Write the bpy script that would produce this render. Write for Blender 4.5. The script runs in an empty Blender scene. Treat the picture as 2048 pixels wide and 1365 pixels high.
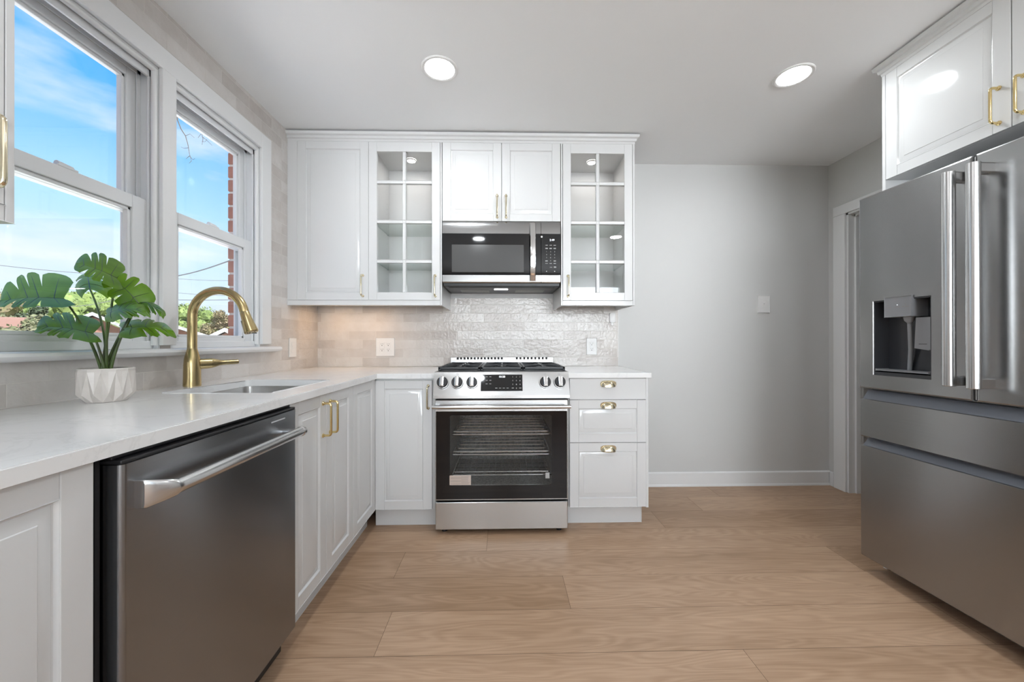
import bpy, bmesh, math, random
from mathutils import Matrix, Vector, noise as mnoise
random.seed(7)
S = bpy.context.scene
COL = S.collection
PI = math.pi

# ------------------------------------------------------------------ camera
F, YAW, PITCH, ROLL, HC = 758.75, 0.0226, 0.002, -0.0011, 1.0951   # focal length in px of a 2048 px wide frame
def cam_axes():
    cy, sy = math.cos(YAW), math.sin(YAW)
    cp, sp = math.cos(PITCH), math.sin(PITCH)
    cr, sr = math.cos(ROLL), math.sin(ROLL)
    ax = Vector((cy, -sy, 0)); ay = Vector((sy, cy, 0)); az = Vector((0, 0, 1))
    fy = cp * ay + sp * az
    uz = -sp * ay + cp * az
    return cr * ax + sr * uz, cr * uz - sr * ax, fy
R_, U_, F_ = cam_axes()
cam = bpy.data.cameras.new('camera')
cam.sensor_width = 36.0
cam.lens = F / 2048 * 36.0
cam.clip_start = 0.02
cam.clip_end = 300
camo = bpy.data.objects.new('camera', cam)
COL.objects.link(camo)
camo.matrix_world = Matrix(((R_.x, U_.x, -F_.x, 0), (R_.y, U_.y, -F_.y, 0), (R_.z, U_.z, -F_.z, HC), (0, 0, 0, 1)))
S.camera = camo
def at(u, v, yc):
    """place of a thing seen in the frame at u, v and yc metres in front of the camera"""
    return Vector((0, 0, HC)) + R_ * ((u - 1024) / F * yc) - U_ * ((v - 682.5) / F * yc) + F_ * yc

# ------------------------------------------------------------------ sky, exposure
S.view_settings.view_transform = 'Standard'
S.view_settings.look = 'None'
S.view_settings.gamma = 1
S.view_settings.use_curve_mapping = False
S.view_settings.exposure = 0.47
LAMP = 10.0         # brightness of the ceiling lamps' lenses
BEAM = 4.4          # watts of each ceiling lamp's beam
FILL_GLOW = 16.5       # brightness of the fill glow added low behind the camera
def lin(r, g, b):
    f = lambda c: (c / 255 / 12.92) if c / 255 <= 0.04045 else ((c / 255 + 0.055) / 1.055) ** 2.4
    return (f(r), f(g), f(b), 1.0)
W = bpy.data.worlds.new('sky')
S.world = W
W.use_nodes = True
def build_world():
    nt = W.node_tree
    nt.nodes.clear()
    N = nt.nodes.new
    L = nt.links.new
    tc = N('ShaderNodeTexCoord')
    sep = N('ShaderNodeSeparateXYZ'); L(tc.outputs['Generated'], sep.inputs[0])
    ramp = N('ShaderNodeValToRGB')
    e = ramp.color_ramp.elements
    e[0].position = 0.0; e[0].color = lin(224, 238, 250)
    e[1].position = 0.62; e[1].color = lin(72, 165, 255)
    x = e.new(0.10); x.color = lin(212, 234, 253)
    x = e.new(0.25); x.color = lin(170, 219, 255)
    x = e.new(0.43); x.color = lin(86, 178, 254)
    L(sep.outputs['Z'], ramp.inputs['Fac'])
    mp = N('ShaderNodeMapping'); mp.inputs['Scale'].default_value = (1.3, 1.3, 4.2)
    mp.inputs['Location'].default_value = (0.35, 0.1, 0.42)
    L(tc.outputs['Generated'], mp.inputs['Vector'])
    nz = N('ShaderNodeTexNoise'); nz.inputs['Scale'].default_value = 2.1; nz.inputs['Detail'].default_value = 7; nz.inputs['Roughness'].default_value = 0.55
    L(mp.outputs[0], nz.inputs['Vector'])
    cr = N('ShaderNodeValToRGB'); cr.color_ramp.elements[0].position = 0.48; cr.color_ramp.elements[1].position = 0.74
    L(nz.outputs['Fac'], cr.inputs['Fac'])
    mx = N('ShaderNodeMixRGB'); mx.inputs['Color2'].default_value = lin(240, 245, 250)
    L(cr.outputs['Color'], mx.inputs['Fac']); L(ramp.outputs['Color'], mx.inputs['Color1'])
    # fill glow added below the horizon, lights the room through the rear openings
    vd = N('ShaderNodeVectorMath'); vd.operation = 'DOT_PRODUCT'; vd.inputs[1].default_value = Vector((-0.06, -0.92, -0.36)).normalized()
    L(tc.outputs['Generated'], vd.inputs[0])
    mr = N('ShaderNodeMapRange'); mr.interpolation_type = 'SMOOTHSTEP'
    mr.inputs['From Min'].default_value = 0.60; mr.inputs['From Max'].default_value = 1.0
    mr.inputs['To Min'].default_value = 0.0; mr.inputs['To Max'].default_value = FILL_GLOW
    L(vd.outputs['Value'], mr.inputs['Value'])
    glow = N('ShaderNodeMixRGB'); glow.blend_type = 'MULTIPLY'; glow.inputs['Fac'].default_value = 1
    glow.inputs['Color1'].default_value = (0.90, 0.96, 1.0, 1)
    L(mr.outputs[0], glow.inputs['Color2'])
    add = N('ShaderNodeMixRGB'); add.blend_type = 'ADD'; add.inputs['Fac'].default_value = 1
    L(mx.outputs[0], add.inputs['Color1']); L(glow.outputs[0], add.inputs['Color2'])
    bg = N('ShaderNodeBackground'); L(add.outputs[0], bg.inputs['Color']); bg.inputs['Strength'].default_value = 0.90
    out = N('ShaderNodeOutputWorld'); L(bg.outputs[0], out.inputs['Surface'])
build_world()
sun = bpy.data.lights.new('sun', 'SUN'); sun.energy = 17.0; sun.angle = 0.05; sun.color = (1, 0.98, 0.95)
suno = bpy.data.objects.new('sun', sun); COL.objects.link(suno)
suno.rotation_euler = Vector((-0.55, 0.30, -0.78)).to_track_quat('-Z', 'Y').to_euler()   # high sun behind the house

# ------------------------------------------------------------------ materials
def mat(name, col=(0.8, 0.8, 0.8), rough=0.5, metal=0.0, **k):
    m = bpy.data.materials.new(name)
    m.use_nodes = True
    b = m.node_tree.nodes['Principled BSDF']
    c = tuple(col[:3]) + (1,)
    b.inputs['Base Color'].default_value = c
    b.inputs['Roughness'].default_value = rough
    b.inputs['Metallic'].default_value = metal
    for kk, vv in k.items():
        b.inputs[kk].default_value = vv
    m.diffuse_color = c
    return m
def nodes(m):
    nt = m.node_tree
    return nt.nodes.new, nt.links.new, nt.nodes['Principled BSDF']
def noise_bump(m, scale, strength, dist=0.002, stretch=(1, 1, 1), detail=3):
    N, L, b = nodes(m)
    tc = N('ShaderNodeTexCoord'); mp = N('ShaderNodeMapping'); mp.inputs['Scale'].default_value = stretch
    nz = N('ShaderNodeTexNoise'); nz.inputs['Scale'].default_value = scale; nz.inputs['Detail'].default_value = detail
    bp = N('ShaderNodeBump'); bp.inputs['Strength'].default_value = strength; bp.inputs['Distance'].default_value = dist
    L(tc.outputs['Object'], mp.inputs[0]); L(mp.outputs[0], nz.inputs['Vector']); L(nz.outputs['Fac'], bp.inputs['Height']); L(bp.outputs[0], b.inputs['Normal'])
    return m
def noise_colour(m, c1, c2, scale, stretch=(1, 1, 1), lo=0.35, hi=0.65, detail=4):
    N, L, b = nodes(m)
    tc = N('ShaderNodeTexCoord'); mp = N('ShaderNodeMapping'); mp.inputs['Scale'].default_value = stretch
    nz = N('ShaderNodeTexNoise'); nz.inputs['Scale'].default_value = scale; nz.inputs['Detail'].default_value = detail
    rp = N('ShaderNodeValToRGB'); rp.color_ramp.elements[0].position = lo; rp.color_ramp.elements[1].position = hi
    rp.color_ramp.elements[0].color = tuple(c1[:3]) + (1,); rp.color_ramp.elements[1].color = tuple(c2[:3]) + (1,)
    L(tc.outputs['Object'], mp.inputs[0]); L(mp.outputs[0], nz.inputs['Vector']); L(nz.outputs['Fac'], rp.inputs['Fac']); L(rp.outputs[0], b.inputs['Base Color'])
    return m
def emit(name, col, strength):
    m = mat(name, col, 0.5)
    b = m.node_tree.nodes['Principled BSDF']
    b.inputs['Emission Color'].default_value = tuple(col[:3]) + (1,)
    b.inputs['Emission Strength'].default_value = strength
    return m
def glass(name, tint=(1, 1, 1), ior=1.5, rough=0.0):
    m = bpy.data.materials.new(name); m.use_nodes = True
    nt = m.node_tree; nt.nodes.clear(); N = nt.nodes.new; L = nt.links.new
    t = N('ShaderNodeBsdfTransparent'); t.inputs['Color'].default_value = tuple(tint) + (1,)
    g = N('ShaderNodeBsdfGlossy'); g.inputs['Roughness'].default_value = rough
    fr = N('ShaderNodeFresnel'); geo = N('ShaderNodeNewGeometry')
    mi = N('ShaderNodeMix'); mi.data_type = 'FLOAT'; mi.inputs[2].default_value = ior; mi.inputs[3].default_value = 1.0 / ior   # same reflection on either side of the sheet
    L(geo.outputs['Backfacing'], mi.inputs[0]); L(mi.outputs[0], fr.inputs['IOR'])
    mx = N('ShaderNodeMixShader'); L(fr.outputs[0], mx.inputs['Fac']); L(t.outputs[0], mx.inputs[1]); L(g.outputs[0], mx.inputs[2])
    o = N('ShaderNodeOutputMaterial'); L(mx.outputs[0], o.inputs['Surface'])
    return m
def steel(name, col, rough, aniso=0.7, vertical=True):
    m = mat(name, col, rough, 1.0)
    N, L, b = nodes(m)
    b.inputs['Anisotropic'].default_value = aniso
    b.inputs['Anisotropic Rotation'].default_value = 0.25 if vertical else 0.0
    tg = N('ShaderNodeTangent'); tg.direction_type = 'RADIAL'; tg.axis = 'Z'
    L(tg.outputs[0], b.inputs['Tangent'])
    tc = N('ShaderNodeTexCoord'); mp = N('ShaderNodeMapping'); mp.inputs['Scale'].default_value = (1.2, 1.2, 260)
    nz = N('ShaderNodeTexNoise'); nz.inputs['Scale'].default_value = 3; nz.inputs['Detail'].default_value = 2
    rp = N('ShaderNodeValToRGB')
    rp.color_ramp.elements[0].color = tuple(c * 0.93 for c in col[:3]) + (1,)
    rp.color_ramp.elements[1].color = tuple(min(1, c * 1.07) for c in col[:3]) + (1,)
    L(tc.outputs['Object'], mp.inputs[0]); L(mp.outputs[0], nz.inputs['Vector']); L(nz.outputs['Fac'], rp.inputs[0]); L(rp.outputs[0], b.inputs['Base Color'])
    return m

M = {}
M['cab'] = noise_bump(mat('white_satin_lacquer', (0.70, 0.70, 0.70), 0.10), 700, 0.02)
M['wall'] = noise_bump(mat('pale_grey_wall_paint', (0.635, 0.63, 0.62), 0.65), 350, 0.08)
M['ceil'] = noise_bump(mat('white_ceiling_paint', (0.915, 0.92, 0.925), 0.8), 250, 0.08)
M['trim'] = noise_bump(mat('white_gloss_trim_paint', (0.80, 0.80, 0.80), 0.28), 160, 0.05)
M['vinyl'] = mat('white_window_vinyl', (0.78, 0.79, 0.80), 0.3)
M['plastic'] = mat('white_plastic', (0.80, 0.79, 0.78), 0.35)
M['dark'] = mat('black_gap', (0.01, 0.01, 0.01), 0.6)
M['blackplastic'] = mat('black_plastic', (0.015, 0.015, 0.017), 0.35)
M['steel'] = steel('brushed_stainless', (0.56, 0.56, 0.56), 0.26)
M['steelh'] = steel('bright_stainless', (0.62, 0.62, 0.62), 0.22, 0.5)
M['mwsteel'] = steel('satin_stainless', (0.43, 0.43, 0.43), 0.2, 0.0)
M['slate'] = steel('dark_brushed_stainless', (0.355, 0.355, 0.355), 0.27)
M['dwsteel'] = steel('smoky_brushed_stainless', (0.29, 0.298, 0.312), 0.27)
M['chrome'] = mat('polished_chrome', (0.78, 0.78, 0.78), 0.1, 1.0)
M['brass'] = mat('polished_brass', (0.83, 0.66, 0.33), 0.14, 1.0)
M['nickel'] = mat('pale_polished_brass', (0.74, 0.66, 0.48), 0.14, 1.0)
M['gold'] = noise_bump(mat('brushed_gold', (0.50, 0.39, 0.20), 0.27, 1.0), 60, 0.03, stretch=(1, 1, 0.02))
M['iron'] = noise_bump(mat('cast_iron', (0.02, 0.022, 0.026), 0.42), 500, 0.2, 0.0006)
M['blackglass'] = mat('black_glass', (0.006, 0.006, 0.007), 0.04)
M['ovenglass'] = glass('smoked_oven_glass', (0.72, 0.72, 0.71), 1.45)
M['mwglass'] = mat('microwave_window', (0.075, 0.075, 0.075), 0.14)
M['cavity'] = noise_colour(mat('speckled_enamel', (0.2, 0.2, 0.2), 0.35), (0.22, 0.22, 0.22), (0.45, 0.45, 0.44), 90)
M['pane'] = glass('window_glass')
M['shelfglass'] = glass('shelf_glass', (0.90, 0.94, 0.92))
M['greyplastic'] = mat('grey_plastic', (0.27, 0.275, 0.29), 0.35)
M['groove'] = mat('blue_grey_channel', (0.14, 0.15, 0.175), 0.4)
M['paper'] = mat('beige_sticker', (0.60, 0.50, 0.44), 0.6)
M['ink'] = mat('printed_ink', (0.30, 0.25, 0.22), 0.6)
M['whiteink'] = mat('white_printing', (0.5, 0.5, 0.5), 0.5)
M['led'] = emit('white_led', (0.9, 0.95, 1.0), 0.85)
M['lamp'] = emit('lamp_lens', (0.95, 0.98, 1.0), LAMP)
M['puck'] = emit('puck_lens', (1.0, 0.95, 0.88), 60)
M['warm'] = emit('warm_puck_lens', (1.0, 0.62, 0.30), 45)
M['hood'] = emit('cooktop_lamp_lens', (0.95, 0.97, 1.0), 12)
M['ceramic'] = noise_colour(mat('white_ceramic', (0.7, 0.68, 0.66), 0.35), (0.70, 0.645, 0.605), (0.63, 0.58, 0.54), 25)
M['soil'] = mat('dark_soil', (0.03, 0.022, 0.016), 0.9)
M['stem'] = noise_colour(mat('plant_stem', (0.1, 0.16, 0.04), 0.4), (0.045, 0.06, 0.02), (0.10, 0.17, 0.035), 9)
M['sinksteel'] = steel('sink_steel', (0.55, 0.54, 0.53), 0.33)

def make_tile():
    m = mat('handmade_glazed_tile', (0.7, 0.62, 0.56), 0.10)
    m.node_tree.nodes['Principled BSDF'].inputs['Specular IOR Level'].default_value = 0.32
    N, L, b = nodes(m)
    tc = N('ShaderNodeTexCoord'); sp = N('ShaderNodeSeparateXYZ'); L(tc.outputs['Object'], sp.inputs[0])
    geo = N('ShaderNodeNewGeometry'); sn = N('ShaderNodeSeparateXYZ'); L(geo.outputs['True Normal'], sn.inputs[0])
    ab = N('ShaderNodeMath'); ab.operation = 'ABSOLUTE'; L(sn.outputs['X'], ab.inputs[0])
    gt = N('ShaderNodeMath'); gt.operation = 'GREATER_THAN'; gt.inputs[1].default_value = 0.5; L(ab.outputs[0], gt.inputs[0])
    a1 = N('ShaderNodeMath'); a1.operation = 'ADD'; a1.inputs[1].default_value = 9.946; L(sp.outputs['X'], a1.inputs[0])   # joints of the end wall
    a2 = N('ShaderNodeMath'); a2.operation = 'ADD'; a2.inputs[1].default_value = 10.02; L(sp.outputs['Y'], a2.inputs[0])
    mx = N('ShaderNodeMix'); mx.data_type = 'FLOAT'; L(gt.outputs[0], mx.inputs[0]); L(a1.outputs[0], mx.inputs[2]); L(a2.outputs[0], mx.inputs[3])
    az = N('ShaderNodeMath'); az.operation = 'ADD'; az.inputs[1].default_value = -0.9137 + 0.0656 * 20; L(sp.outputs['Z'], az.inputs[0])
    cb = N('ShaderNodeCombineXYZ'); L(mx.outputs[0], cb.inputs['X']); L(az.outputs[0], cb.inputs['Y'])
    bt = N('ShaderNodeTexBrick'); bt.offset = 0.5; bt.offset_frequency = 2; bt.squash = 1
    bt.inputs['Scale'].default_value = 1; bt.inputs['Brick Width'].default_value = 0.2; bt.inputs['Row Height'].default_value = 0.0656
    bt.inputs['Mortar Size'].default_value = 0.0017; bt.inputs['Mortar Smooth'].default_value = 0.3; bt.inputs['Bias'].default_value = 0
    bt.inputs['Color1'].default_value = (0.70, 0.665, 0.635, 1); bt.inputs['Color2'].default_value = (0.56, 0.515, 0.485, 1); bt.inputs['Mortar'].default_value = (0.72, 0.68, 0.64, 1)
    L(cb.outputs[0], bt.inputs['Vector'])
    # cloudy glaze
    nz = N('ShaderNodeTexNoise'); nz.inputs['Scale'].default_value = 14; nz.inputs['Detail'].default_value = 3; L(tc.outputs['Object'], nz.inputs['Vector'])
    mm = N('ShaderNodeMixRGB'); mm.blend_type = 'OVERLAY'; mm.inputs['Fac'].default_value = 0.18; L(bt.outputs['Color'], mm.inputs['Color1']); L(nz.outputs['Fac'], mm.inputs['Color2'])
    L(mm.outputs[0], b.inputs['Base Color'])
    n2 = N('ShaderNodeTexNoise'); n2.inputs['Scale'].default_value = 48; n2.inputs['Detail'].default_value = 2; L(tc.outputs['Object'], n2.inputs['Vector'])
    iv = N('ShaderNodeMath'); iv.operation = 'SUBTRACT'; L(n2.outputs['Fac'], iv.inputs[0]); L(bt.outputs['Fac'], iv.inputs[1])
    bp = N('ShaderNodeBump'); bp.inputs['Strength'].default_value = 0.6; bp.inputs['Distance'].default_value = 0.004
    L(iv.outputs[0], bp.inputs['Height']); L(bp.outputs[0], b.inputs['Normal'])
    return m
M['tile'] = make_tile()

def make_quartz():
    m = mat('pale_quartz', (0.7, 0.68, 0.66), 0.12)
    N, L, b = nodes(m)
    tc = N('ShaderNodeTexCoord')
    nz = N('ShaderNodeTexNoise'); nz.inputs['Scale'].default_value = 3.2; nz.inputs['Detail'].default_value = 9; nz.inputs['Roughness'].default_value = 0.62; nz.inputs['Distortion'].default_value = 0.7
    L(tc.outputs['Object'], nz.inputs['Vector'])
    sb = N('ShaderNodeMath'); sb.operation = 'SUBTRACT'; sb.inputs[1].default_value = 0.5; L(nz.outputs['Fac'], sb.inputs[0])
    ab = N('ShaderNodeMath'); ab.operation = 'ABSOLUTE'; L(sb.outputs[0], ab.inputs[0])
    rp = N('ShaderNodeValToRGB')
    rp.color_ramp.elements[0].position = 0.0; rp.color_ramp.elements[0].color = (0.775, 0.77, 0.765, 1)
    rp.color_ramp.elements[1].position = 0.018; rp.color_ramp.elements[1].color = (0.83, 0.825, 0.82, 1)
    L(ab.outputs[0], rp.inputs[0])
    n2 = N('ShaderNodeTexNoise'); n2.inputs['Scale'].default_value = 9; n2.inputs['Detail'].default_value = 6; L(tc.outputs['Object'], n2.inputs['Vector'])
    mm = N('ShaderNodeMixRGB'); mm.blend_type = 'OVERLAY'; mm.inputs['Fac'].default_value = 0.2; L(rp.outputs[0], mm.inputs['Color1']); L(n2.outputs['Fac'], mm.inputs['Color2'])
    L(mm.outputs[0], b.inputs['Base Color'])
    return m
M['quartz'] = make_quartz()

def make_floor_mat():
    m = mat('oak_plank', (0.4, 0.26, 0.15), 0.36)
    N, L, b = nodes(m)
    uv = N('ShaderNodeUVMap'); uv.uv_map = 'plank'
    at_ = N('ShaderNodeAttribute'); at_.attribute_name = 'tone'
    m1 = N('ShaderNodeMapping'); m1.inputs['Scale'].default_value = (0.75, 5.2, 1); L(uv.outputs[0], m1.inputs[0])
    n1 = N('ShaderNodeTexNoise'); n1.inputs['Scale'].default_value = 1.4; n1.inputs['Detail'].default_value = 2.0; n1.inputs['Distortion'].default_value = 0.35; L(m1.outputs[0], n1.inputs['Vector'])
    k = N('ShaderNodeMath'); k.operation = 'MULTIPLY'; k.inputs[1].default_value = 120; L(n1.outputs['Fac'], k.inputs[0])
    sn = N('ShaderNodeMath'); sn.operation = 'SINE'; L(k.outputs[0], sn.inputs[0])
    m2 = N('ShaderNodeMapping'); m2.inputs['Scale'].default_value = (6, 150, 1); L(uv.outputs[0], m2.inputs[0])
    n2 = N('ShaderNodeTexNoise'); n2.inputs['Scale'].default_value = 1.0; n2.inputs['Detail'].default_value = 4; L(m2.outputs[0], n2.inputs['Vector'])
    m3 = N('ShaderNodeMapping'); m3.inputs['Scale'].default_value = (1.1, 9, 1); L(uv.outputs[0], m3.inputs[0])
    n3 = N('ShaderNodeTexNoise'); n3.inputs['Scale'].default_value = 1.0; n3.inputs['Detail'].default_value = 3; L(m3.outputs[0], n3.inputs['Vector'])
    a = N('ShaderNodeMath'); a.operation = 'MULTIPLY_ADD'; a.inputs[1].default_value = 0.08; a.inputs[2].default_value = 0.0; L(sn.outputs[0], a.inputs[0])
    c = N('ShaderNodeMath'); c.operation = 'MULTIPLY_ADD'; c.inputs[1].default_value = 0.55; L(n2.outputs['Fac'], c.inputs[0]); L(a.outputs[0], c.inputs[2])
    d = N('ShaderNodeMath'); d.operation = 'MULTIPLY_ADD'; d.inputs[1].default_value = 0.60; L(n3.outputs['Fac'], d.inputs[0]); L(c.outputs[0], d.inputs[2])
    e0 = N('ShaderNodeMath'); e0.operation = 'ADD'; L(d.outputs[0], e0.inputs[0]); L(at_.outputs['Fac'], e0.inputs[1])
    e = N('ShaderNodeMath'); e.operation = 'SUBTRACT'; e.inputs[1].default_value = 0.075; L(e0.outputs[0], e.inputs[0])
    rp = N('ShaderNodeValToRGB')
    rp.color_ramp.elements[0].position = 0.2; rp.color_ramp.elements[0].color = (0.325, 0.198, 0.115, 1)
    rp.color_ramp.elements[1].position = 0.85; rp.color_ramp.elements[1].color = (0.565, 0.378, 0.25, 1)
    L(e.outputs[0], rp.inputs[0]); L(rp.outputs[0], b.inputs['Base Color'])
    bp = N('ShaderNodeBump'); bp.inputs['Strength'].default_value = 0.08; bp.inputs['Distance'].default_value = 0.001; L(n2.outputs['Fac'], bp.inputs['Height']); L(bp.outputs[0], b.inputs['Normal'])
    return m
M['floor'] = make_floor_mat()
M['floorgap'] = mat('plank_seam', (0.10, 0.06, 0.035), 0.7)

def leaf_mat(name, c1, c2, rough=0.3):
    m = noise_colour(mat(name, c1, rough), c1, c2, 14)
    b = m.node_tree.nodes['Principled BSDF']
    b.inputs['Specular IOR Level'].default_value = 0.22
    nt = m.node_tree; N = nt.nodes.new; L = nt.links.new
    tr = N('ShaderNodeBsdfTranslucent'); tr.inputs['Color'].default_value = (0.28, 0.45, 0.03, 1)
    mx = N('ShaderNodeMixShader'); mx.inputs['Fac'].default_value = 0.3
    o = nt.nodes['Material Output']
    L(b.outputs[0], mx.inputs[1]); L(tr.outputs[0], mx.inputs[2]); L(mx.outputs[0], o.inputs['Surface'])
    return m
M['leaf'] = leaf_mat('monstera_leaf', (0.045, 0.125, 0.006), (0.11, 0.24, 0.012), 0.36)
M['rib'] = mat('leaf_rib', (0.02, 0.045, 0.01), 0.4)

# ------------------------------------------------------------------ mesh helpers
def frame(u, d, w, o):
    return Matrix(((u[0], d[0], w[0], o[0]), (u[1], d[1], w[1], o[1]), (u[2], d[2], w[2], o[2]), (0, 0, 0, 1)))
# local axes of a cabinet face: u to the viewer's right, d out of the face, w up
def face_back(y):  return frame((1, 0, 0), (0, -1, 0), (0, 0, 1), (0, y, 0))     # faces the camera; u = x
def face_left(x):  return frame((0, 1, 0), (1, 0, 0), (0, 0, 1), (x, 0, 0))      # on the left run; u = y
def face_right(x): return frame((0, -1, 0), (-1, 0, 0), (0, 0, 1), (x, 0, 0))    # on the right; u = -y
IDM = Matrix.Identity(4)

class MB:
    def __init__(self, m=None):
        self.bm = bmesh.new(); self.M = m or IDM
    def _tag(self): return len(self.bm.verts)
    def box(self, u0, u1, d0, d1, w0, w1, bev=0.0, seg=2):
        if u1 < u0: u0, u1 = u1, u0
        if d1 < d0: d0, d1 = d1, d0
        if w1 < w0: w0, w1 = w1, w0
        r = bmesh.ops.create_cube(self.bm, size=1)
        vs = r['verts']
        for v in vs:
            v.co = Vector((u0 + (v.co.x + .5) * (u1 - u0), d0 + (v.co.y + .5) * (d1 - d0), w0 + (v.co.z + .5) * (w1 - w0)))
        es = {e for v in vs for e in v.link_edges}
        for v in vs: v.co = self.M @ v.co
        if bev > 0:
            bev = min(bev, 0.45 * min(u1 - u0, d1 - d0, w1 - w0))
            bmesh.ops.bevel(self.bm, geom=list(es), offset=bev, segments=seg, affect='EDGES', profile=0.5)
        return self
    def loops(self, ls, close_first=False, close_last=True, cyclic=True):
        """bridge successive rings of equal length"""
        rows = []
        for l in ls:
            rows.append([self.bm.verts.new(self.M @ Vector(p)) for p in l])
        n = len(rows[0])
        for a, b in zip(rows, rows[1:]):
            for i in range(n if cyclic else n - 1):
                j = (i + 1) % n
                try: self.bm.faces.new((a[i], a[j], b[j], b[i]))
                except ValueError: pass
        if close_first: self.bm.faces.new(rows[0])
        if close_last: self.bm.faces.new(rows[-1])
        return self
    def nest(self, rects, close_first=False, close_last=True):
        """rings of rectangles (u0,u1,w0,w1,d)"""
        return self.loops([[(a, d, c), (b, d, c), (b, d, e), (a, d, e)] for a, b, c, e, d in rects], close_first, close_last)
    def cyl(self, p0, p1, r0, r1=None, seg=24, cap=True):
        r1 = r0 if r1 is None else r1
        return self.tube([p0, p1], [r0, r1], seg, cap)
    def tube(self, pts, r, seg=12, cap=True, squash=1.0, up=None):
        pts = [Vector(p) for p in pts]
        rs = r if isinstance(r, (list, tuple)) else [r] * len(pts)
        tang = []
        for i in range(len(pts)):
            a = pts[max(i - 1, 0)]; b = pts[min(i + 1, len(pts) - 1)]
            t = (b - a)
            if t.length < 1e-9: t = Vector((0, 0, 1))
            tang.append(t.normalized())
        ref = Vector(up) if up else (Vector((0, 0, 1)) if abs(tang[0].z) < 0.9 else Vector((1, 0, 0)))
        n = (ref - tang[0] * ref.dot(tang[0])).normalized()
        rings = []
        for p, t, rr in zip(pts, tang, rs):
            n = (n - t * n.dot(t)).normalized()
            bn = t.cross(n)
            rings.append([tuple(p + n * (math.cos(2 * PI * k / seg) * rr) + bn * (math.sin(2 * PI * k / seg) * rr * squash)) for k in range(seg)])
        return self.loops(rings, cap, cap)
    def lathe(self, prof, c=(0, 0, 0), seg=32, close_first=True, close_last=True):
        """profile of (r, w) around the local w axis at c"""
        return self.loops([[(c[0] + r * math.cos(2 * PI * k / seg), c[1] + r * math.sin(2 * PI * k / seg), c[2] + w) for k in range(seg)] for r, w in prof], close_first, close_last)
    def prism(self, poly, d0, d1):
        """polygon of (u,w) extruded along d"""
        return self.loops([[(u, d0, w) for u, w in poly], [(u, d1, w) for u, w in poly]], True, True)
    def quad(self, a, b, c, d):
        self.bm.faces.new([self.bm.verts.new(self.M @ Vector(p)) for p in (a, b, c, d)])
        return self
    def grid(self, rows):
        vs = [[self.bm.verts.new(self.M @ Vector(p)) for p in r] for r in rows]
        for a, b in zip(vs, vs[1:]):
            for i in range(len(a) - 1):
                self.bm.faces.new((a[i], a[i + 1], b[i + 1], b[i]))
        return self

def root_of(o):
    while o.parent: o = o.parent
    return o
def obj(name, mb, material, parent=None, local=False, smooth=35, recalc=True, **props):
    bm = mb.bm
    bm.verts.ensure_lookup_table()
    if recalc: bmesh.ops.recalc_face_normals(bm, faces=bm.faces[:])
    if smooth:
        bm.normal_update()
        lim = math.radians(smooth)
        for f in bm.faces: f.smooth = True
        for e in bm.edges:
            if len(e.link_faces) == 2:
                a_, b_ = e.link_faces
                an = a_.normal.angle(b_.normal, 0)
                r_, q_ = a_.calc_area(), b_.calc_area()
                # flat panels stay flat beside their narrow rounded edges
                e.smooth = an < lim and not (an > 0.14 and max(r_, q_) > 9 * min(r_, q_))
            else:
                e.smooth = False
    me = bpy.data.meshes.new(name)
    bm.to_mesh(me); bm.free()
    if parent and not local:
        me.transform(root_of(parent).matrix_basis.inverted())
    me.materials.append(material)
    o = bpy.data.objects.new(name, me)
    COL.objects.link(o)
    if parent: o.parent = parent
    for k, v in props.items(): o[k] = v
    return o
def thing(name, label, cat, loc=(0, 0, 0), group=None, rotz=0.0):
    o = bpy.data.objects.new(name, None)
    COL.objects.link(o)
    o.empty_display_size = 0.05
    o.location = loc
    o.rotation_euler = (0, 0, rotz)
    o.matrix_basis = Matrix.Translation(loc) @ Matrix.Rotation(rotz, 4, 'Z')
    o['label'] = label; o['category'] = cat
    if group: o['group'] = group
    return o
def tag(o, label, cat, group=None):
    o['label'] = label; o['category'] = cat
    if group: o['group'] = group
    return o
def struct(name, mb, material, parent=None, **k):
    o = obj(name, mb, material, parent, **k)
    if not parent: o['kind'] = 'structure'
    return o
def copy_thing(src, loc, label, group=None, rotz=None):
    r = src.copy(); COL.objects.link(r)
    r.location = loc
    if rotz is not None: r.rotation_euler = (0, 0, rotz)
    r['label'] = label
    if group: r['group'] = group
    for ch in list(src.children):
        c = ch.copy(); COL.objects.link(c); c.parent = r
        for g in ch.children:
            d = g.copy(); COL.objects.link(d); d.parent = c
    return r
def round_path(pts, r, n=5):
    pts = [Vector(p) for p in pts]
    out = [pts[0]]
    for a, b, c in zip(pts, pts[1:], pts[2:]):
        p = b + (a - b).normalized() * r; q = b + (c - b).normalized() * r
        for i in range(n + 1):
            t = i / n
            out.append((1 - t) ** 2 * p + 2 * t * (1 - t) * b + t * t * q)
    out.append(pts[-1])
    return out
def text_into(mb, body, size, u, w, d, align='CENTER', m=None):
    cu = bpy.data.curves.new('lettering', 'FONT')
    cu.body = body; cu.size = size; cu.align_x = align; cu.align_y = 'CENTER'; cu.resolution_u = 2
    to = bpy.data.objects.new('lettering', cu)
    me = bpy.data.meshes.new_from_object(to)
    bm2 = bmesh.new(); bm2.from_mesh(me)
    mm = m or mb.M
    vm = {}
    for v in bm2.verts:
        vm[v] = mb.bm.verts.new(mm @ Vector((u + v.co.x, d, w + v.co.y)))
    for f in bm2.faces:
        try: mb.bm.faces.new([vm[v] for v in f.verts])
        except ValueError: pass
    bm2.free()
    bpy.data.objects.remove(to); bpy.data.curves.remove(cu); bpy.data.meshes.remove(me)

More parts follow.
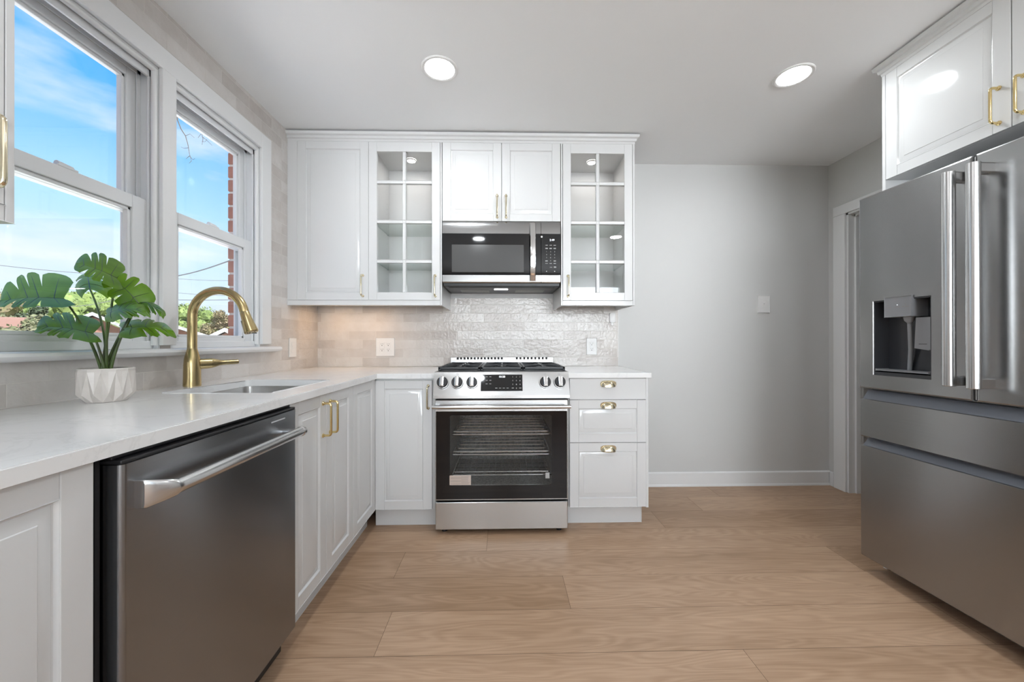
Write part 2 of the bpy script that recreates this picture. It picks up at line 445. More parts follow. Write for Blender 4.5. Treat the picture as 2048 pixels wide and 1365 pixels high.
# ------------------------------------------------------------------ the room
XL, XR, D, H = -1.3734, 2.49, 2.847, 2.4408
YR = -2.7            # wall behind the camera
CT = 0.9112          # counter top
WIN_Z0, WIN_Z1 = 1.062, 2.185
WINS = [(0.982, 1.541), (1.606, 2.165)]    # clear widths of the two windows (y)

def build_floor():
    bm = bmesh.new()
    uvl = bm.loops.layers.uv.new('plank')
    ton = bm.faces.layers.float.new('tone')
    joints = {0: 0.85, 1: -0.452, 2: 0.275, 3: -0.51, 4: -0.09, 5: 0.95, 6: 1.29}
    rnd = random.Random(3)
    for k in range(-19, 8):
        y0 = 1.112 + 0.2193 * k
        y1 = y0 + 0.2193
        j = joints.get(k, rnd.uniform(0, 2.2))
        x = j - 2.23 * 3
        while x < 3.7:
            a, b = max(x, XL - 0.3), min(x + 2.23, 3.7)
            if b > a:
                g = 0.0007
                p = [(a + g, y0 + g), (b - g, y0 + g), (b - g, y1 - g), (a + g, y1 - g)]
                f = bm.faces.new([bm.verts.new((q[0], q[1], 0)) for q in p])
                ou, ov = rnd.uniform(0, 60), rnd.uniform(0, 60)
                for l, q in zip(f.loops, p):
                    l[uvl].uv = (q[0] - x + ou, q[1] - y0 + ov)
                f[ton] = rnd.uniform(-0.15, 0.15)
            x += 2.23
    me = bpy.data.meshes.new('floor')
    # base under the planks, seen in the seams
    f = bm.faces.new([bm.verts.new(q) for q in ((XL - 0.3, -3.2, -0.0012), (3.7, -3.2, -0.0012), (3.7, 2.95, -0.0012), (XL - 0.3, 2.95, -0.0012))])
    f.material_index = 1
    f = bm.faces.new([bm.verts.new(q) for q in ((XL - 0.3, -3.2, -0.1), (3.7, -3.2, -0.1), (3.7, 2.95, -0.1), (XL - 0.3, 2.95, -0.1))])
    f.material_index = 1
    bm.to_mesh(me); bm.free()
    me.materials.append(M['floor']); me.materials.append(M['floorgap'])
    o = bpy.data.objects.new('floor', me); COL.objects.link(o); o['kind'] = 'structure'
build_floor()

mb = MB(); mb.box(XL - 0.3, 3.7, YR - 0.3, D + 0.1, H, H + 0.1)
struct('ceiling', mb, M['ceil'])
mb = MB(); mb.box(XL - 0.1, 3.7, D, D + 0.1, 0, H)
struct('wall_back', mb, M['wall'])
# tiled left wall with one opening for each window
mb = MB()
ya = YR
for (w0, w1) in WINS:
    mb.box(XL - 0.11, XL, ya, w0 - 0.01, 0, H)
    mb.box(XL - 0.11, XL, w0 - 0.01, w1 + 0.01, 0, WIN_Z0 - 0.012)
    mb.box(XL - 0.11, XL, w0 - 0.01, w1 + 0.01, WIN_Z1 + 0.01, H)
    ya = w1 + 0.01
mb.box(XL - 0.11, XL, ya, D, 0, H)
struct('wall_left', mb, M['tile'], smooth=0)
# brick outer leaf of the same wall
def brick_leaf():
    N_ = mat('red_brick', (0.30, 0.10, 0.06), 0.85)
    noise_colour(N_, (0.52, 0.22, 0.15), (0.38, 0.15, 0.10), 9, lo=0.3, hi=0.7)
    mm = MB()
    def leaf(y0, y1, z0, z1, jag=None):
        z = z0
        k = 0
        while z < z1 - 0.001:
            zz = min(z + 0.066, z1)
            mm.box(XL - 0.235, XL - 0.115, y0, y1, z, zz, 0.003, 1)
            z += 0.079; k += 1
    leaf(2.25, 3.1, -3.0, 3.0)
    leaf(-2.7, 0.90, -3.0, 3.0)
    leaf(0.90, 2.25, -3.0, 0.98)
    leaf(0.90, 2.25, 2.28, 3.0)
    o = struct('wall_outer_brick', mm, N_)
    # added unseen brick block that keeps the rear glow off the left windows
    w_ = MB(); w_.box(XL - 3.6, XL - 0.236, -2.7, -0.9, -3.1, 3.0)
    struct('wall_glow_blocker', w_, N_)
    m2 = MB()
    mt = mat('pale_mortar', (0.75, 0.70, 0.66), 0.9)
    for a in ((2.256, 3.1, -3.0, 3.0), (-2.7, 0.894, -3.0, 3.0), (0.894, 2.256, -3.0, 0.975), (0.894, 2.256, 2.285, 3.0)):
        m2.box(XL - 0.229, XL - 0.115, *a)
    struct('wall_outer_mortar', m2, mt)
brick_leaf()
# right wall with a doorway, a passage behind it
DR0, DR1, DRZ = 1.90, 2.70, 2.03
mb = MB()
mb.box(XR, XR + 0.11, YR, DR0, 0, H); mb.box(XR, XR + 0.11, DR1, D, 0, H); mb.box(XR, XR + 0.11, DR0, DR1, DRZ, H)
struct('wall_right', mb, M['wall'])
mb = MB(); mb.box(3.6, 3.7, YR, D, 0, H); mb.box(XR + 0.11, 3.6, 0.9, 1.0, 0, H)
struct('wall_passage', mb, M['wall'])
# wall behind the camera: doorway closed below, big window added to light the room
mb = MB()
OP = [(-0.95, -0.15, 0.0, 2.05), (0.20, 2.40, 0.9, 2.25)]
mb.box(XL, OP[0][0], YR - 0.12, YR, 0, H); mb.box(OP[0][1], OP[1][0], YR - 0.12, YR, 0, H); mb.box(OP[1][1], XR, YR - 0.12, YR, 0, H)
mb.box(OP[0][0], OP[0][1], YR - 0.12, YR, OP[0][3], H); mb.box(OP[0][0], OP[0][1], YR - 0.09, YR - 0.03, 0, 0.95)
mb.box(OP[1][0], OP[1][1], YR - 0.12, YR, 0, OP[1][2]); mb.box(OP[1][0], OP[1][1], YR - 0.12, YR, OP[1][3], H)
struct('wall_rear', mb, M['wall'])
mb = MB()
for a, b, c, e in OP:
    mb.box(a, a + 0.05, YR - 0.1, YR + 0.02, c, e, 0.004); mb.box(b - 0.05, b, YR - 0.1, YR + 0.02, c, e, 0.004); mb.box(a, b, YR - 0.1, YR + 0.02, e - 0.05, e, 0.004)
mb.box(1.27, 1.33, YR - 0.08, YR - 0.02, 0.9, 2.25, 0.004); mb.box(0.20, 2.40, YR - 0.1, YR + 0.02, 0.9, 0.95, 0.004)
struct('window_3', mb, M['vinyl'])  # frames of the rear doorway and of the unseen window added for light

# baseboards
mb = MB()
mb.loops([[(x, D - 0.0005, 0), (x, D - 0.016, 0), (x, D - 0.016, 0.012), (x, D - 0.012, 0.018), (x, D - 0.012, 0.10), (x, D - 0.006, 0.108), (x, D - 0.0005, 0.108)] for x in (0.86, XR)], True, True)
struct('baseboard_back', mb, M['trim'])
mb = MB(); mb.box(XR - 0.012, XR - 0.0005, 2.80, D - 0.016, 0, 0.108, 0.003)
struct('baseboard_right', mb, M['trim'])

# ------------------------------------------------------------------ windows
def casing_bar(mb, y0, y1, z0, z1, x=XL):
    mb.box(x + 0.0005, x + 0.018, y0, y1, z0, z1, 0.003)
mb = MB()
c0, c1 = WINS[0][0] - 0.085, WINS[1][1] + 0.085
casing_bar(mb, WINS[1][1], c1, 1.082, 2.274); casing_bar(mb, c0, WINS[0][0], 1.082, 2.274)
casing_bar(mb, WINS[0][1], WINS[1][0], 1.082, 2.19)
casing_bar(mb, WINS[0][0], WINS[1][1], 2.188, 2.274)
# rounded stop bead inside each casing
for (w0, w1) in WINS:
    for yy, s in ((w0, 1), (w1, -1)):
        mb.tube([(XL - 0.012, yy + s * 0.004, 1.082), (XL - 0.012, yy + s * 0.004, 2.18)], 0.011, 12)
    mb.tube([(XL - 0.012, w0, 2.178), (XL - 0.012, w1, 2.178)], 0.011, 12)
struct('trim_1', mb, M['trim'])
# stool (inner sill) under both windows
mb = MB()
st0, st1 = c0 - 0.035, 2.30
prof = [(XL - 0.06, 1.040), (XL + 0.038, 1.040), (XL + 0.047, 1.045), (XL + 0.052, 1.055), (XL + 0.050, 1.064), (XL + 0.042, 1.0687), (XL - 0.06, 1.0687)]
for (a, b, k) in ((st0, st1, 0.0),):
    mb.loops([[(x if x > XL else XL + 0.0005, y, z) for x, z in prof] for y in (a, b)], True, True)
mb.box(XL - 0.10, XL + 0.001, WINS[0][0] - 0.008, WINS[0][1] + 0.008, 1.052, 1.0687); mb.box(XL - 0.10, XL + 0.001, WINS[1][0] - 0.008, WINS[1][1] + 0.008, 1.052, 1.0687)
struct('trim_2', mb, M['trim'])

def double_hung(idx, w0, w1):
    root = bpy.data.objects.new('window_%d' % idx, None); COL.objects.link(root); root['kind'] = 'structure'
    z0, z1 = 1.0687, WIN_Z1
    f = MB()
    # jamb lining with tracks and stops
    for yy, s in ((w0, 1), (w1, -1)):
        f.box(XL - 0.11, XL - 0.0005, yy - s * 0.009, yy, z0, z1)
        f.box(XL - 0.143, XL - 0.11, yy - s * 0.03, yy - s * 0.002, z0, z1)       # outer brickmould
        f.box(XL - 0.073, XL - 0.069, yy, yy + s * 0.016, z0, z1, 0.001)            # parting stops
        f.box(XL - 0.036, XL - 0.026, yy, yy + s * 0.013, z0, z1, 0.003)
        f.box(XL - 0.120, XL - 0.112, yy, yy + s * 0.03, z0, z1, 0.002)
    f.box(XL - 0.11, XL - 0.0005, w0, w1, z1 - 0.004, z1 + 0.009)
    f.box(XL - 0.036, XL - 0.026, w0, w1, z1 - 0.04, z1 - 0.004, 0.003)
    f.box(XL - 0.073, XL - 0.069, w0, w1, z1 - 0.03, z1 - 0.004, 0.001)
    f.box(XL - 0.135, XL - 0.112, w0 - 0.03, w1 + 0.03, z1 - 0.02, z1 + 0.06, 0.002)
    f.box(XL - 0.048, XL - 0.018, w0, w1, z0, 1.100, 0.003)                       # inner sill block
    f.box(XL - 0.22, XL - 0.048, w0 - 0.03, w1 + 0.03, z0 - 0.03, z0 + 0.03, 0.003)
    obj('frame', f, M['vinyl'], root)
    def sash(name, xc, za, zb, st, rt, rb):
        s = MB()
        a, b = w0 + 0.006, w1 - 0.006
        x0, x1 = xc - 0.017, xc + 0.017
        s.box(x0, x1, a, a + st, za, zb, 0.003); s.box(x0, x1, b - st, b, za, zb, 0.003)
        s.box(x0, x1, a + st, b - st, zb - rt, zb, 0.003); s.box(x0, x1, a + st, b - st, za, za + rb, 0.003)
        # glazing bead
        g = 0.012
        for (p, q, r, t) in ((a + st, a + st + g, za + rb, zb - rt), (b - st - g, b - st, za + rb, zb - rt)):
            s.box(xc - 0.010, xc + 0.010, p, q, r, t, 0.002)
        s.box(xc - 0.010, xc + 0.010, a + st, b - st, zb - rt - g, zb - rt, 0.002); s.box(xc - 0.010, xc + 0.010, a + st, b - st, za + rb, za + rb + g, 0.002)
        so = obj(name, s, M['vinyl'], root)
        p = MB(); p.box(xc - 0.002, xc + 0.002, a + st, b - st, za + rb, zb - rt)
        obj('pane', p, M['pane'], so)
        return so
    sash('upper_sash', XL - 0.092, 1.60, 2.172, 0.045, 0.046, 0.045)
    lo = sash('lower_sash', XL - 0.052, 1.072, 1.6575, 0.062, 0.05, 0.045)
    k = MB()
    k.box(XL - 0.066, XL - 0.036, (w0 + w1) / 2 - 0.03, (w0 + w1) / 2 + 0.03, 1.6575, 1.664, 0.002)
    k.tube([(XL - 0.05, (w0 + w1) / 2 - 0.022, 1.668), (XL - 0.05, (w0 + w1) / 2 + 0.024, 1.668)], [0.009, 0.006], 10)
    obj('latch', k, M['vinyl'], lo)
for i, (a, b) in enumerate(WINS): double_hung(i + 1, a, b)

# door casing and jamb on the right wall
mb = MB()
def dcase(y0, y1, z0, z1): mb.box(XR - 0.016, XR - 0.0005, y0, y1, z0, z1, 0.003)
dcase(DR1 - 0.005, 2.792, 0, 2.0245)
dcase(DR0 - 0.085, DR0 + 0.005, 0, 2.0245)
dcase(DR0 - 0.085, 2.792, 2.025, 2.095)
mb.box(XR, XR + 0.11, DR1 - 0.018, DR1 - 0.0005, 0, DRZ); mb.box(XR, XR + 0.11, DR0 + 0.0005, DR0 + 0.018, 0, DRZ); mb.box(XR, XR + 0.11, DR0, DR1, DRZ - 0.018, DRZ - 0.0005)
mb.box(XR + 0.045, XR + 0.08, DR1 - 0.030, DR1 - 0.016, 0, DRZ - 0.016, 0.002); mb.box(XR + 0.045, XR + 0.08, DR0, DR1, DRZ - 0.030, DRZ - 0.016, 0.002)
struct('trim_3', mb, M['trim'])
# backsplash on the end wall and its edge strip
mb = MB(); mb.box(XL + 0.0005, 0.8625, D - 0.010, D - 0.0002, CT + 0.0005, 1.42)
struct('wall_backsplash', mb, M['tile'], smooth=0)
mb = MB(); mb.box(0.8628, 0.868, D - 0.012, D - 0.0002, CT + 0.0005, 1.3325, 0.001)
struct('trim_4', mb, M['plastic'])

# ------------------------------------------------------------------ cabinet parts
TH = 0.019
def door_mesh(F4, u0, u1, w0, w1, st=0.052, rt=0.047):
    mb = MB(F4)
    mb.box(u0, u0 + st, 0, TH, w0, w1, 0.0016); mb.box(u1 - st, u1, 0, TH, w0, w1, 0.0016)
    mb.box(u0 + st + 0.0004, u1 - st - 0.0004, 0, TH - 0.0006, w1 - rt, w1, 0.0012); mb.box(u0 + st + 0.0004, u1 - st - 0.0004, 0, TH - 0.0006, w0, w0 + rt, 0.0012)
    a, b, c, e = u0 + st, u1 - st, w0 + rt, w1 - rt
    lv = [(-0.001, TH - 0.0012), (0.0005, TH - 0.0012), (0.004, TH - 0.0072), (0.0065, TH - 0.0078), (0.0085, TH - 0.0066), (0.029, TH - 0.0026), (0.0305, TH - 0.0012), (0.032, TH - 0.0010)]
    mb.nest([(a + i, b - i, c + i, e - i, d) for i, d in lv])
    return mb
def pull_mesh(F4, u, w0, w1, d=TH, out=0.034, r=0.0047):
    mb = MB(F4)
    mb.tube(round_path([(u, d + 0.001, w0), (u, d + out, w0), (u, d + out, w1), (u, d + 0.001, w1)], 0.013, 6), r, 14)
    for w in (w0, w1):
        mb.tube([(u, d + 0.0003, w), (u, d + 0.003, w), (u, d + 0.005, w), (u, d + 0.010, w)], [0.0085, 0.0085, 0.0062, 0.0052], 16)
    return mb
def cup_mesh(F4, u, w, d=TH, a=0.044, hh=0.032, dd=0.025):
    mb = MB(F4)
    n = 24
    for sc in (1.0, 0.90):
        rows = []
        for i in range(9):
            s = i / 8 * PI / 2
            row = []
            for j in range(n + 1):
                x = -1 + 2 * j / n
                k = max(0.0, 1 - abs(x) ** 3.0) ** 0.55
                row.append((u + a * sc * x, d + 0.0025 + dd * sc * k * math.sin(s), w - hh / 2 + hh * sc * k * math.cos(s)))
            rows.append(row)
        mb.grid(rows)
    # back plate with ears
    poly = []
    for j in range(32):
        t = 2 * PI * j / 32
        cx, sx = math.cos(t), math.sin(t)
        poly.append((u + (a + 0.003) * math.copysign(abs(cx) ** 0.6, cx), w + (hh / 2 + 0.004) * math.copysign(abs(sx) ** 0.7, sx)))
    mb.prism(poly, d + 0.0002, d + 0.0028)
    return mb
def add_door(root, F4, u0, u1, w0, w1, pull=None, metal='brass', name='door'):
    dr = obj(name, door_mesh(F4, u0, u1, w0, w1), M['cab'], root)
    if pull: obj('handle', pull_mesh(F4, *pull), M[metal], dr)
    return dr
def carcass(root, F4, u0, u1, dep, w0, w1, t=0.018, open_front=False, name='body'):
    """box behind the face plane (d from 0 back to -dep)"""
    mb = MB(F4)
    if open_front:
        mb.box(u0, u0 + t, -dep, -0.001, w0, w1); mb.box(u1 - t, u1, -dep, -0.001, w0, w1)
        mb.box(u0 + t, u1 - t, -dep, -0.001, w0, w0 + t); mb.box(u0 + t, u1 - t, -dep, -0.001, w1 - t, w1); mb.box(u0 + t, u1 - t, -dep, -dep + 0.008, w0 + t, w1 - t)
    else:
        mb.box(u0, u1, -dep, -0.001, w0, w1)
    return obj(name, mb, M['cab'], root)

# ------------------------------------------------------------------ wall cabinets on the end wall
YU = D - 0.402 + TH        # plane behind the doors (fronts at D - .402)
FU = face_back(YU)
UD = D - YU - 0.0005       # carcass depth
Z0, Z1 = 1.3629, 2.3787
YF = YU - TH
# A: solid door in the corner
r = thing('wall_cabinet', 'tall white wall cabinet with solid panel door in the corner beside the window', 'cabinet', (-1.08, D - 0.2, Z0))
carcass(r, FU, -1.330, -0.8625, UD - 0.010, Z0, Z1)
mb = MB(FU); mb.box(XL + 0.0005, -1.3125, -0.03, TH, Z0, Z1, 0.001); obj('filler_strip', mb, M['cab'], r)
add_door(r, FU, -1.3115, -0.8622, Z0 + 0.0005, Z1 - 0.0005, (-0.898, 1.389, 1.521), 'nickel')
# B, C: glazed doors
def glazed(label, u0, u1, d0, d1, hinge_right, shelves):
    r = thing('glass_door_cabinet', label, 'cabinet', ((u0 + u1) / 2, D - 0.2, Z0), 'glazed wall cabinets')
    carcass(r, FU, u0, u1, UD - 0.010, Z0, Z1, 0.016, True)
    g = MB(FU)
    a, b, c, e = d0, d1, Z0 + 0.0005, Z1 - 0.0005
    st, rt = 0.0515, 0.05
    g.box(a, a + st, 0, TH, c, e, 0.0016); g.box(b - st, b, 0, TH, c, e, 0.0016)
    g.box(a + st + 0.0004, b - st - 0.0004, 0, TH - 0.0006, e - rt - 0.012, e, 0.0012); g.box(a + st + 0.0004, b - st - 0.0004, 0, TH - 0.0006, c, c + rt, 0.0012)
    um = (a + b) / 2
    g.box(um - 0.0105, um + 0.0105, 0.001, TH - 0.002, c + rt, e - rt - 0.012, 0.004, 3)
    for z in (2.121, 1.867, 1.613):
        g.box(a + st, b - st, 0.001, TH - 0.0025, z - 0.0105, z + 0.0105, 0.004, 3)
    dr = obj('door', g, M['cab'], r)
    p = MB(FU); p.box(a + st - 0.004, b - st + 0.004, 0.003, 0.006, c + rt - 0.004, e - rt - 0.008)
    obj('glass_pane', p, M['pane'], dr)
    u = (a + 0.032) if hinge_right else (b - 0.030)
    obj('handle', pull_mesh(FU, u, 1.389, 1.521), M['nickel'], dr)
    for z in shelves:
        s = MB(FU); s.box(u0 + 0.017, u1 - 0.017, -UD + 0.022, -0.03, z - 0.003, z + 0.003, 0.0008)
        obj('glass_shelf', s, M['shelfglass'], r)
    for z in shelves:
        for uu, sgn in ((u0 + 0.016, 1), (u1 - 0.016, -1)):
            for dd in (-0.06, -UD + 0.06):
                pp = MB(FU); pp.tube([(uu, dd, z - 0.0075), (uu + sgn * 0.012, dd, z - 0.0075)], 0.004, 8)
                obj('shelf_pin', pp, M['chrome'], r)
    h = MB(FU)
    for k in range(22):
        for uu, sgn in ((u0 + 0.016, 1), (u1 - 0.016, -1)):
            for dd in (-0.05, -UD + 0.07):
                h.tube([(uu - sgn * 0.001, dd, Z0 + 0.12 + k * 0.036), (uu + sgn * 0.0004, dd, Z0 + 0.12 + k * 0.036)], 0.0022, 6)
    obj('peg_hole', h, M['dark'], r, kind='stuff')
    return r
rB = glazed('white eight-pane glass door cabinet left of the microwave', -0.8618, -0.4045, -0.8602, -0.4065, False, (1.6262, 1.8767))
mb = MB(FU); mb.box(-0.4040, -0.3945, -UD, TH, 1.3305, Z1, 0.001); obj('side_panel', mb, M['cab'], rB)
rC = glazed('white eight-pane glass door cabinet right of the microwave', 0.3830, 0.8410, 0.3858, 0.8388, True, (1.6262, 1.8767))
mb = MB(FU); mb.box(0.8414, 0.8530, -UD, TH, 1.3305, Z1, 0.001); obj('side_panel', mb, M['cab'], rC)
mb = MB(FU); mb.box(0.3735, 0.3826, -UD, TH, 1.3305, Z1, 0.001); obj('side_panel', mb, M['cab'], rC)
# over the microwave
r = thing('wall_cabinet', 'short white two-door cabinet above the microwave', 'cabinet', (-0.011, D - 0.2, 1.8728))
carcass(r, FU, -0.3935, 0.3730, UD, 1.8735, Z1)
add_door(r, FU, -0.3903, -0.0123, 1.8733, Z1 - 0.0005, (-0.0397, 1.8985, 2.036), 'nickel')
add_door(r, FU, -0.0093, 0.3690, 1.8733, Z1 - 0.0005, (0.0179, 1.8985, 2.036), 'nickel')
# light rails and crown
mb = MB(FU); mb.box(XL + 0.0005, -0.4045, -0.03, TH, 1.3305, Z0 - 0.0008, 0.003)
tag(obj('light_rail', mb, M['cab']), 'white strip along the bottom of the two wall cabinets left of the microwave', 'trim')
mb = MB(FU); mb.box(0.3830, 0.8410, -0.03, TH, 1.3305, Z0 - 0.0008, 0.003)
tag(obj('light_rail', mb, M['cab']), 'white strip under the glass cabinet right of the microwave', 'trim')
def crown(F4, pts, out=TH, z=Z1):
    prof = [(-0.03, 0.0), (out + 0.001, 0.0), (out + 0.003, 0.012), (out + 0.010, 0.016), (out + 0.012, 0.030), (out + 0.024, 0.036), (out + 0.027, 0.052), (-0.03, 0.052)]
    return prof
def crown_run(mb, path, prof):
    """path of (x,y, nx,ny): profile offset along the outward normal, mitred"""
    rings = []
    for x, y, nx, ny in path:
        rings.append([(x + nx * o, y + ny * o, z) for o, z in prof])
    mb.loops(rings, True, True)
prof = [(-0.02, Z1), (0.001, Z1), (0.003, Z1 + 0.012), (0.010, Z1 + 0.016), (0.012, Z1 + 0.030), (0.024, Z1 + 0.036), (0.027, Z1 + 0.052), (-0.02, Z1 + 0.052)]
mb = MB()
crown_run(mb, [(XL + 0.0005, YF, 0, -1), (0.853, YF, 1, -1), (0.853, D - 0.001, 1, 0)], prof)
mb.box(XL + 0.0005, 0.84, YF + 0.015, D - 0.001, Z1 + 0.001, Z1 + 0.012)
tag(obj('crown_molding', mb, M['cab']), 'white stepped crown molding along the top of the end wall cabinets', 'trim')

# upper cabinet on the left wall near the camera
FLU = face_left(XL + 0.402 - TH)
r = thing('wall_cabinet', 'white wall cabinet cut off at the photo left edge, before the window', 'cabinet', (XL + 0.2, 0.53, Z0))
carcass(r, FLU, 0.30, 0.7615, 0.382, Z0, Z1)
mb = MB(FLU); mb.box(0.7622, 0.776, -0.382, TH, 1.3305, Z1, 0.001); obj('side_panel', mb, M['cab'], r)
mb = MB(FLU); mb.box(0.30, 0.7615, -0.03, TH, 1.3305, Z0 - 0.0008, 0.002); obj('light_rail', mb, M['cab'], r)
add_door(r, FLU, 0.303, 0.7605, Z0 + 0.0005, Z1 - 0.0005, (0.733, 1.389, 1.521), 'nickel')

# over the fridge
XOF = 1.84
FR = face_right(XOF + TH)
r = thing('wall_cabinet', 'white two-door cabinet with brass pulls above the refrigerator', 'cabinet', (2.15, 1.33, 1.8725))
carcass(r, FR, -1.7835, -0.872, XR - XOF - TH - 0.001, 1.8725, Z1, open_front=False)
add_door(r, FR, -1.783, -1.3322, 1.873, Z1 - 0.0005, (-1.3655, 1.905, 2.035), 'brass')
add_door(r, FR, -1.3290, -0.8775, 1.873, Z1 - 0.0005, (-1.297, 1.905, 2.035), 'brass')
r2 = thing('side_panel', 'tall white panel standing behind the refrigerator, under the crown', 'panel', (2.15, 1.79, 0))
mb = MB(FR); mb.box(-1.800, -1.7845, -(XR - XOF - TH - 0.001), TH, 0.0, Z1, 0.001); obj('panel_board', mb, M['cab'], r2)
mb = MB(); crown_run(mb, [(XR - 0.001, 1.800, 0, 1), (XOF, 1.800, -1, 1), (XOF, 0.872, -1, 0)], prof)
mb.box(XOF + 0.015, XR - 0.001, 0.872, 1.785, Z1 + 0.001, Z1 + 0.012)
tag(obj('crown_molding', mb, M['cab']), 'white stepped crown molding along the cabinet above the refrigerator', 'trim')

# ------------------------------------------------------------------ base cabinets
YB = D - 0.630 + TH
FB = face_back(YB)
BZ0, BZ1 = 0.1224, 0.8810
# drawer base right of the range
r = thing('drawer_cabinet', 'white three-drawer base cabinet with cup pulls right of the range', 'cabinet', (0.615, D - 0.3, 0))
carcass(r, FB, 0.3815, 0.8380, D - YB - 0.001, 0.118, BZ1)
mb = MB(FB); mb.box(0.8390, 0.8535, -(D - YB - 0.017), TH - 0.002, 0.118, BZ1, 0.001); obj('side_panel', mb, M['cab'], r)
mb = MB(FB); mb.box(0.3815, 0.8300, -0.065, -0.05, 0.0, 0.117, 0.001); mb.box(0.8302, 0.836, -0.55, -0.048, 0.0, 0.117, 0.001); obj('toe_kick', mb, M['cab'], r)
mb = MB(FB); mb.box(0.3888, 0.8385, 0, TH, 0.7562, 0.8782, 0.0018); d1 = obj('drawer', mb, M['cab'], r)
obj('handle', cup_mesh(FB, 0.6155, 0.847), M['nickel'], d1)
d2 = obj('drawer', door_mesh(FB, 0.3888, 0.8385, 0.5040, 0.7530, 0.052, 0.050), M['cab'], r)
obj('handle', cup_mesh(FB, 0.6155, 0.721), M['nickel'], d2)
d3 = obj('drawer', door_mesh(FB, 0.3888, 0.8385, 0.1240, 0.5008, 0.052, 0.050), M['cab'], r)
obj('handle', cup_mesh(FB, 0.6155, 0.467), M['nickel'], d3)
# corner base with a door on each run
XB = XL + 0.630 - TH
FL = face_left(XB)
r = thing('corner_cabinet', 'white corner base cabinet, brass-handled door left of the range', 'cabinet', (-1.0, 2.4, 0))
mb = MB(); mb.box(XL + 0.001, XB - 0.001, 1.896, D - 0.001, 0.118, BZ1); mb.box(XB - 0.001, -0.4135, YB + 0.001, D - 0.001, 0.118, BZ1); obj('body', mb, M['cab'], r)
add_door(r, FB, -0.7425, -0.4158, BZ0, 0.8700, (-0.4375, 0.7095, 0.8395), 'nickel')
add_door(r, FL, 1.8975, 2.2160, BZ0, 0.8780, None)
mb = MB(FB); mb.box(XB, -0.4000, -0.065, -0.05, 0.0, 0.117, 0.001); obj('toe_kick', mb, M['cab'], r)
mb = MB(FB); mb.box(-0.4128, -0.3990, -0.60, 0.002, 0.118, BZ1, 0.001); obj('side_panel', mb, M['cab'], r)
mb = MB(FL); mb.box(1.896, 2.28, -0.065, -0.05, 0.0, 0.117, 0.001); obj('toe_kick', mb, M['cab'], r)
# sink base (hollow: the bowl hangs inside)
r = thing('sink_cabinet', 'white two-door base cabinet with a pair of brass pulls under the sink', 'cabinet', (-1.05, 1.62, 0))
mb = MB(FL)
dep = XB - XL - 0.001
mb.box(1.3395, 1.3575, -dep, -0.001, 0.118, BZ1); mb.box(1.877, 1.895, -dep, -0.001, 0.118, BZ1); mb.box(1.3575, 1.877, -dep, -0.001, 0.118, 0.136); mb.box(1.3575, 1.877, -dep, -dep + 0.006, 0.136, BZ1)
obj('body', mb, M['cab'], r)
add_door(r, FL, 1.3415, 1.6095, BZ0, 0.8780, (1.579, 0.7095, 0.8415), 'brass')
add_door(r, FL, 1.6125, 1.8945, BZ0, 0.8780, (1.641, 0.7095, 0.8415), 'brass')
mb = MB(FL); mb.box(1.3395, 1.8955, -0.065, -0.05, 0.0, 0.117, 0.001); obj('toe_kick', mb, M['cab'], r)
# near base cabinet
r = thing('base_cabinet', 'white base cabinet at the photo left edge, before the dishwasher', 'cabinet', (-1.05, 0.45, 0))
carcass(r, FL, 0.09, 0.7065, XB - XL - 0.001, 0.118, BZ1)
add_door(r, FL, 0.245, 0.7060, BZ0, 0.8780, None)
mb = MB(FL); mb.box(0.09, 0.7065, -0.065, -0.05, 0.0, 0.117, 0.001); obj('toe_kick', mb, M['cab'], r)

# ------------------------------------------------------------------ worktops
CE = XL + 0.6452      # front edge of the left run
CB = D - 0.6452       # front edge of the end run
SK = (-1.237, -0.838, 1.385, 1.862)    # sink cut-out x0 x1 y0 y1
def rrect(x0, x1, y0, y1, r, n=5):
    out = []
    for cx, cy, a0 in ((x1 - r, y1 - r, 0), (x0 + r, y1 - r, 90), (x0 + r, y0 + r, 180), (x1 - r, y0 + r, 270)):
        for i in range(n + 1):
            a = math.radians(a0 + 90 * i / n)
            out.append((cx + r * math.cos(a), cy + r * math.sin(a)))
    return out
def worktop_left():
    zb, zt = BZ1 + 0.0012, CT
    bm = bmesh.new()
    outer = [(XL + 0.0005, 0.06), (CE, 0.06), (CE, CB), (-0.3985, CB), (-0.3985, D - 0.0105), (XL + 0.0005, D - 0.0105)]
    hole = rrect(*SK, 0.02)
    def ring(pts, z):
        vs = [bm.verts.new((x, y, z)) for x, y in pts]
        es = [bm.edges.new((vs[i], vs[(i + 1) % len(vs)])) for i in range(len(vs))]
        return vs, es
    tops = []
    for z in (zt, zb):
        vo, eo = ring(outer, z); vh, eh = ring(hole, z)
        bmesh.ops.triangle_fill(bm, edges=eo + eh, use_beauty=True)
        tops.append((vo, vh))
    for k in (0, 1):
        a, b = tops[0][k], tops[1][k]
        for i in range(len(a)):
            j = (i + 1) % len(a)
            bm.faces.new((a[i], a[j], b[j], b[i]))
    es = [e for e in bm.edges if all(abs(v.co.z - zt) < 1e-6 for v in e.verts) and any(abs(f.normal.z) < 0.5 for f in e.link_faces)]
    bm.normal_update()
    es = [e for e in bm.edges if all(abs(v.co.z - zt) < 1e-6 for v in e.verts) and len(e.link_faces) == 2 and any(abs(f.normal.z) < 0.5 for f in e.link_faces)]
    bmesh.ops.bevel(bm, geom=es, offset=0.0025, segments=2, affect='EDGES')
    mb = MB(); mb.bm.free(); mb.bm = bm
    return mb
o = obj('countertop', worktop_left(), M['quartz'], smooth=30)
tag(o, 'L-shaped pale quartz countertop running past the sink under the window', 'countertop')
mb = MB(); mb.box(0.3755, 0.8677, CB, D - 0.0105, BZ1 + 0.0012, CT, 0.0025)
tag(obj('countertop', mb, M['quartz']), 'short pale quartz countertop over the drawers right of the range', 'countertop')

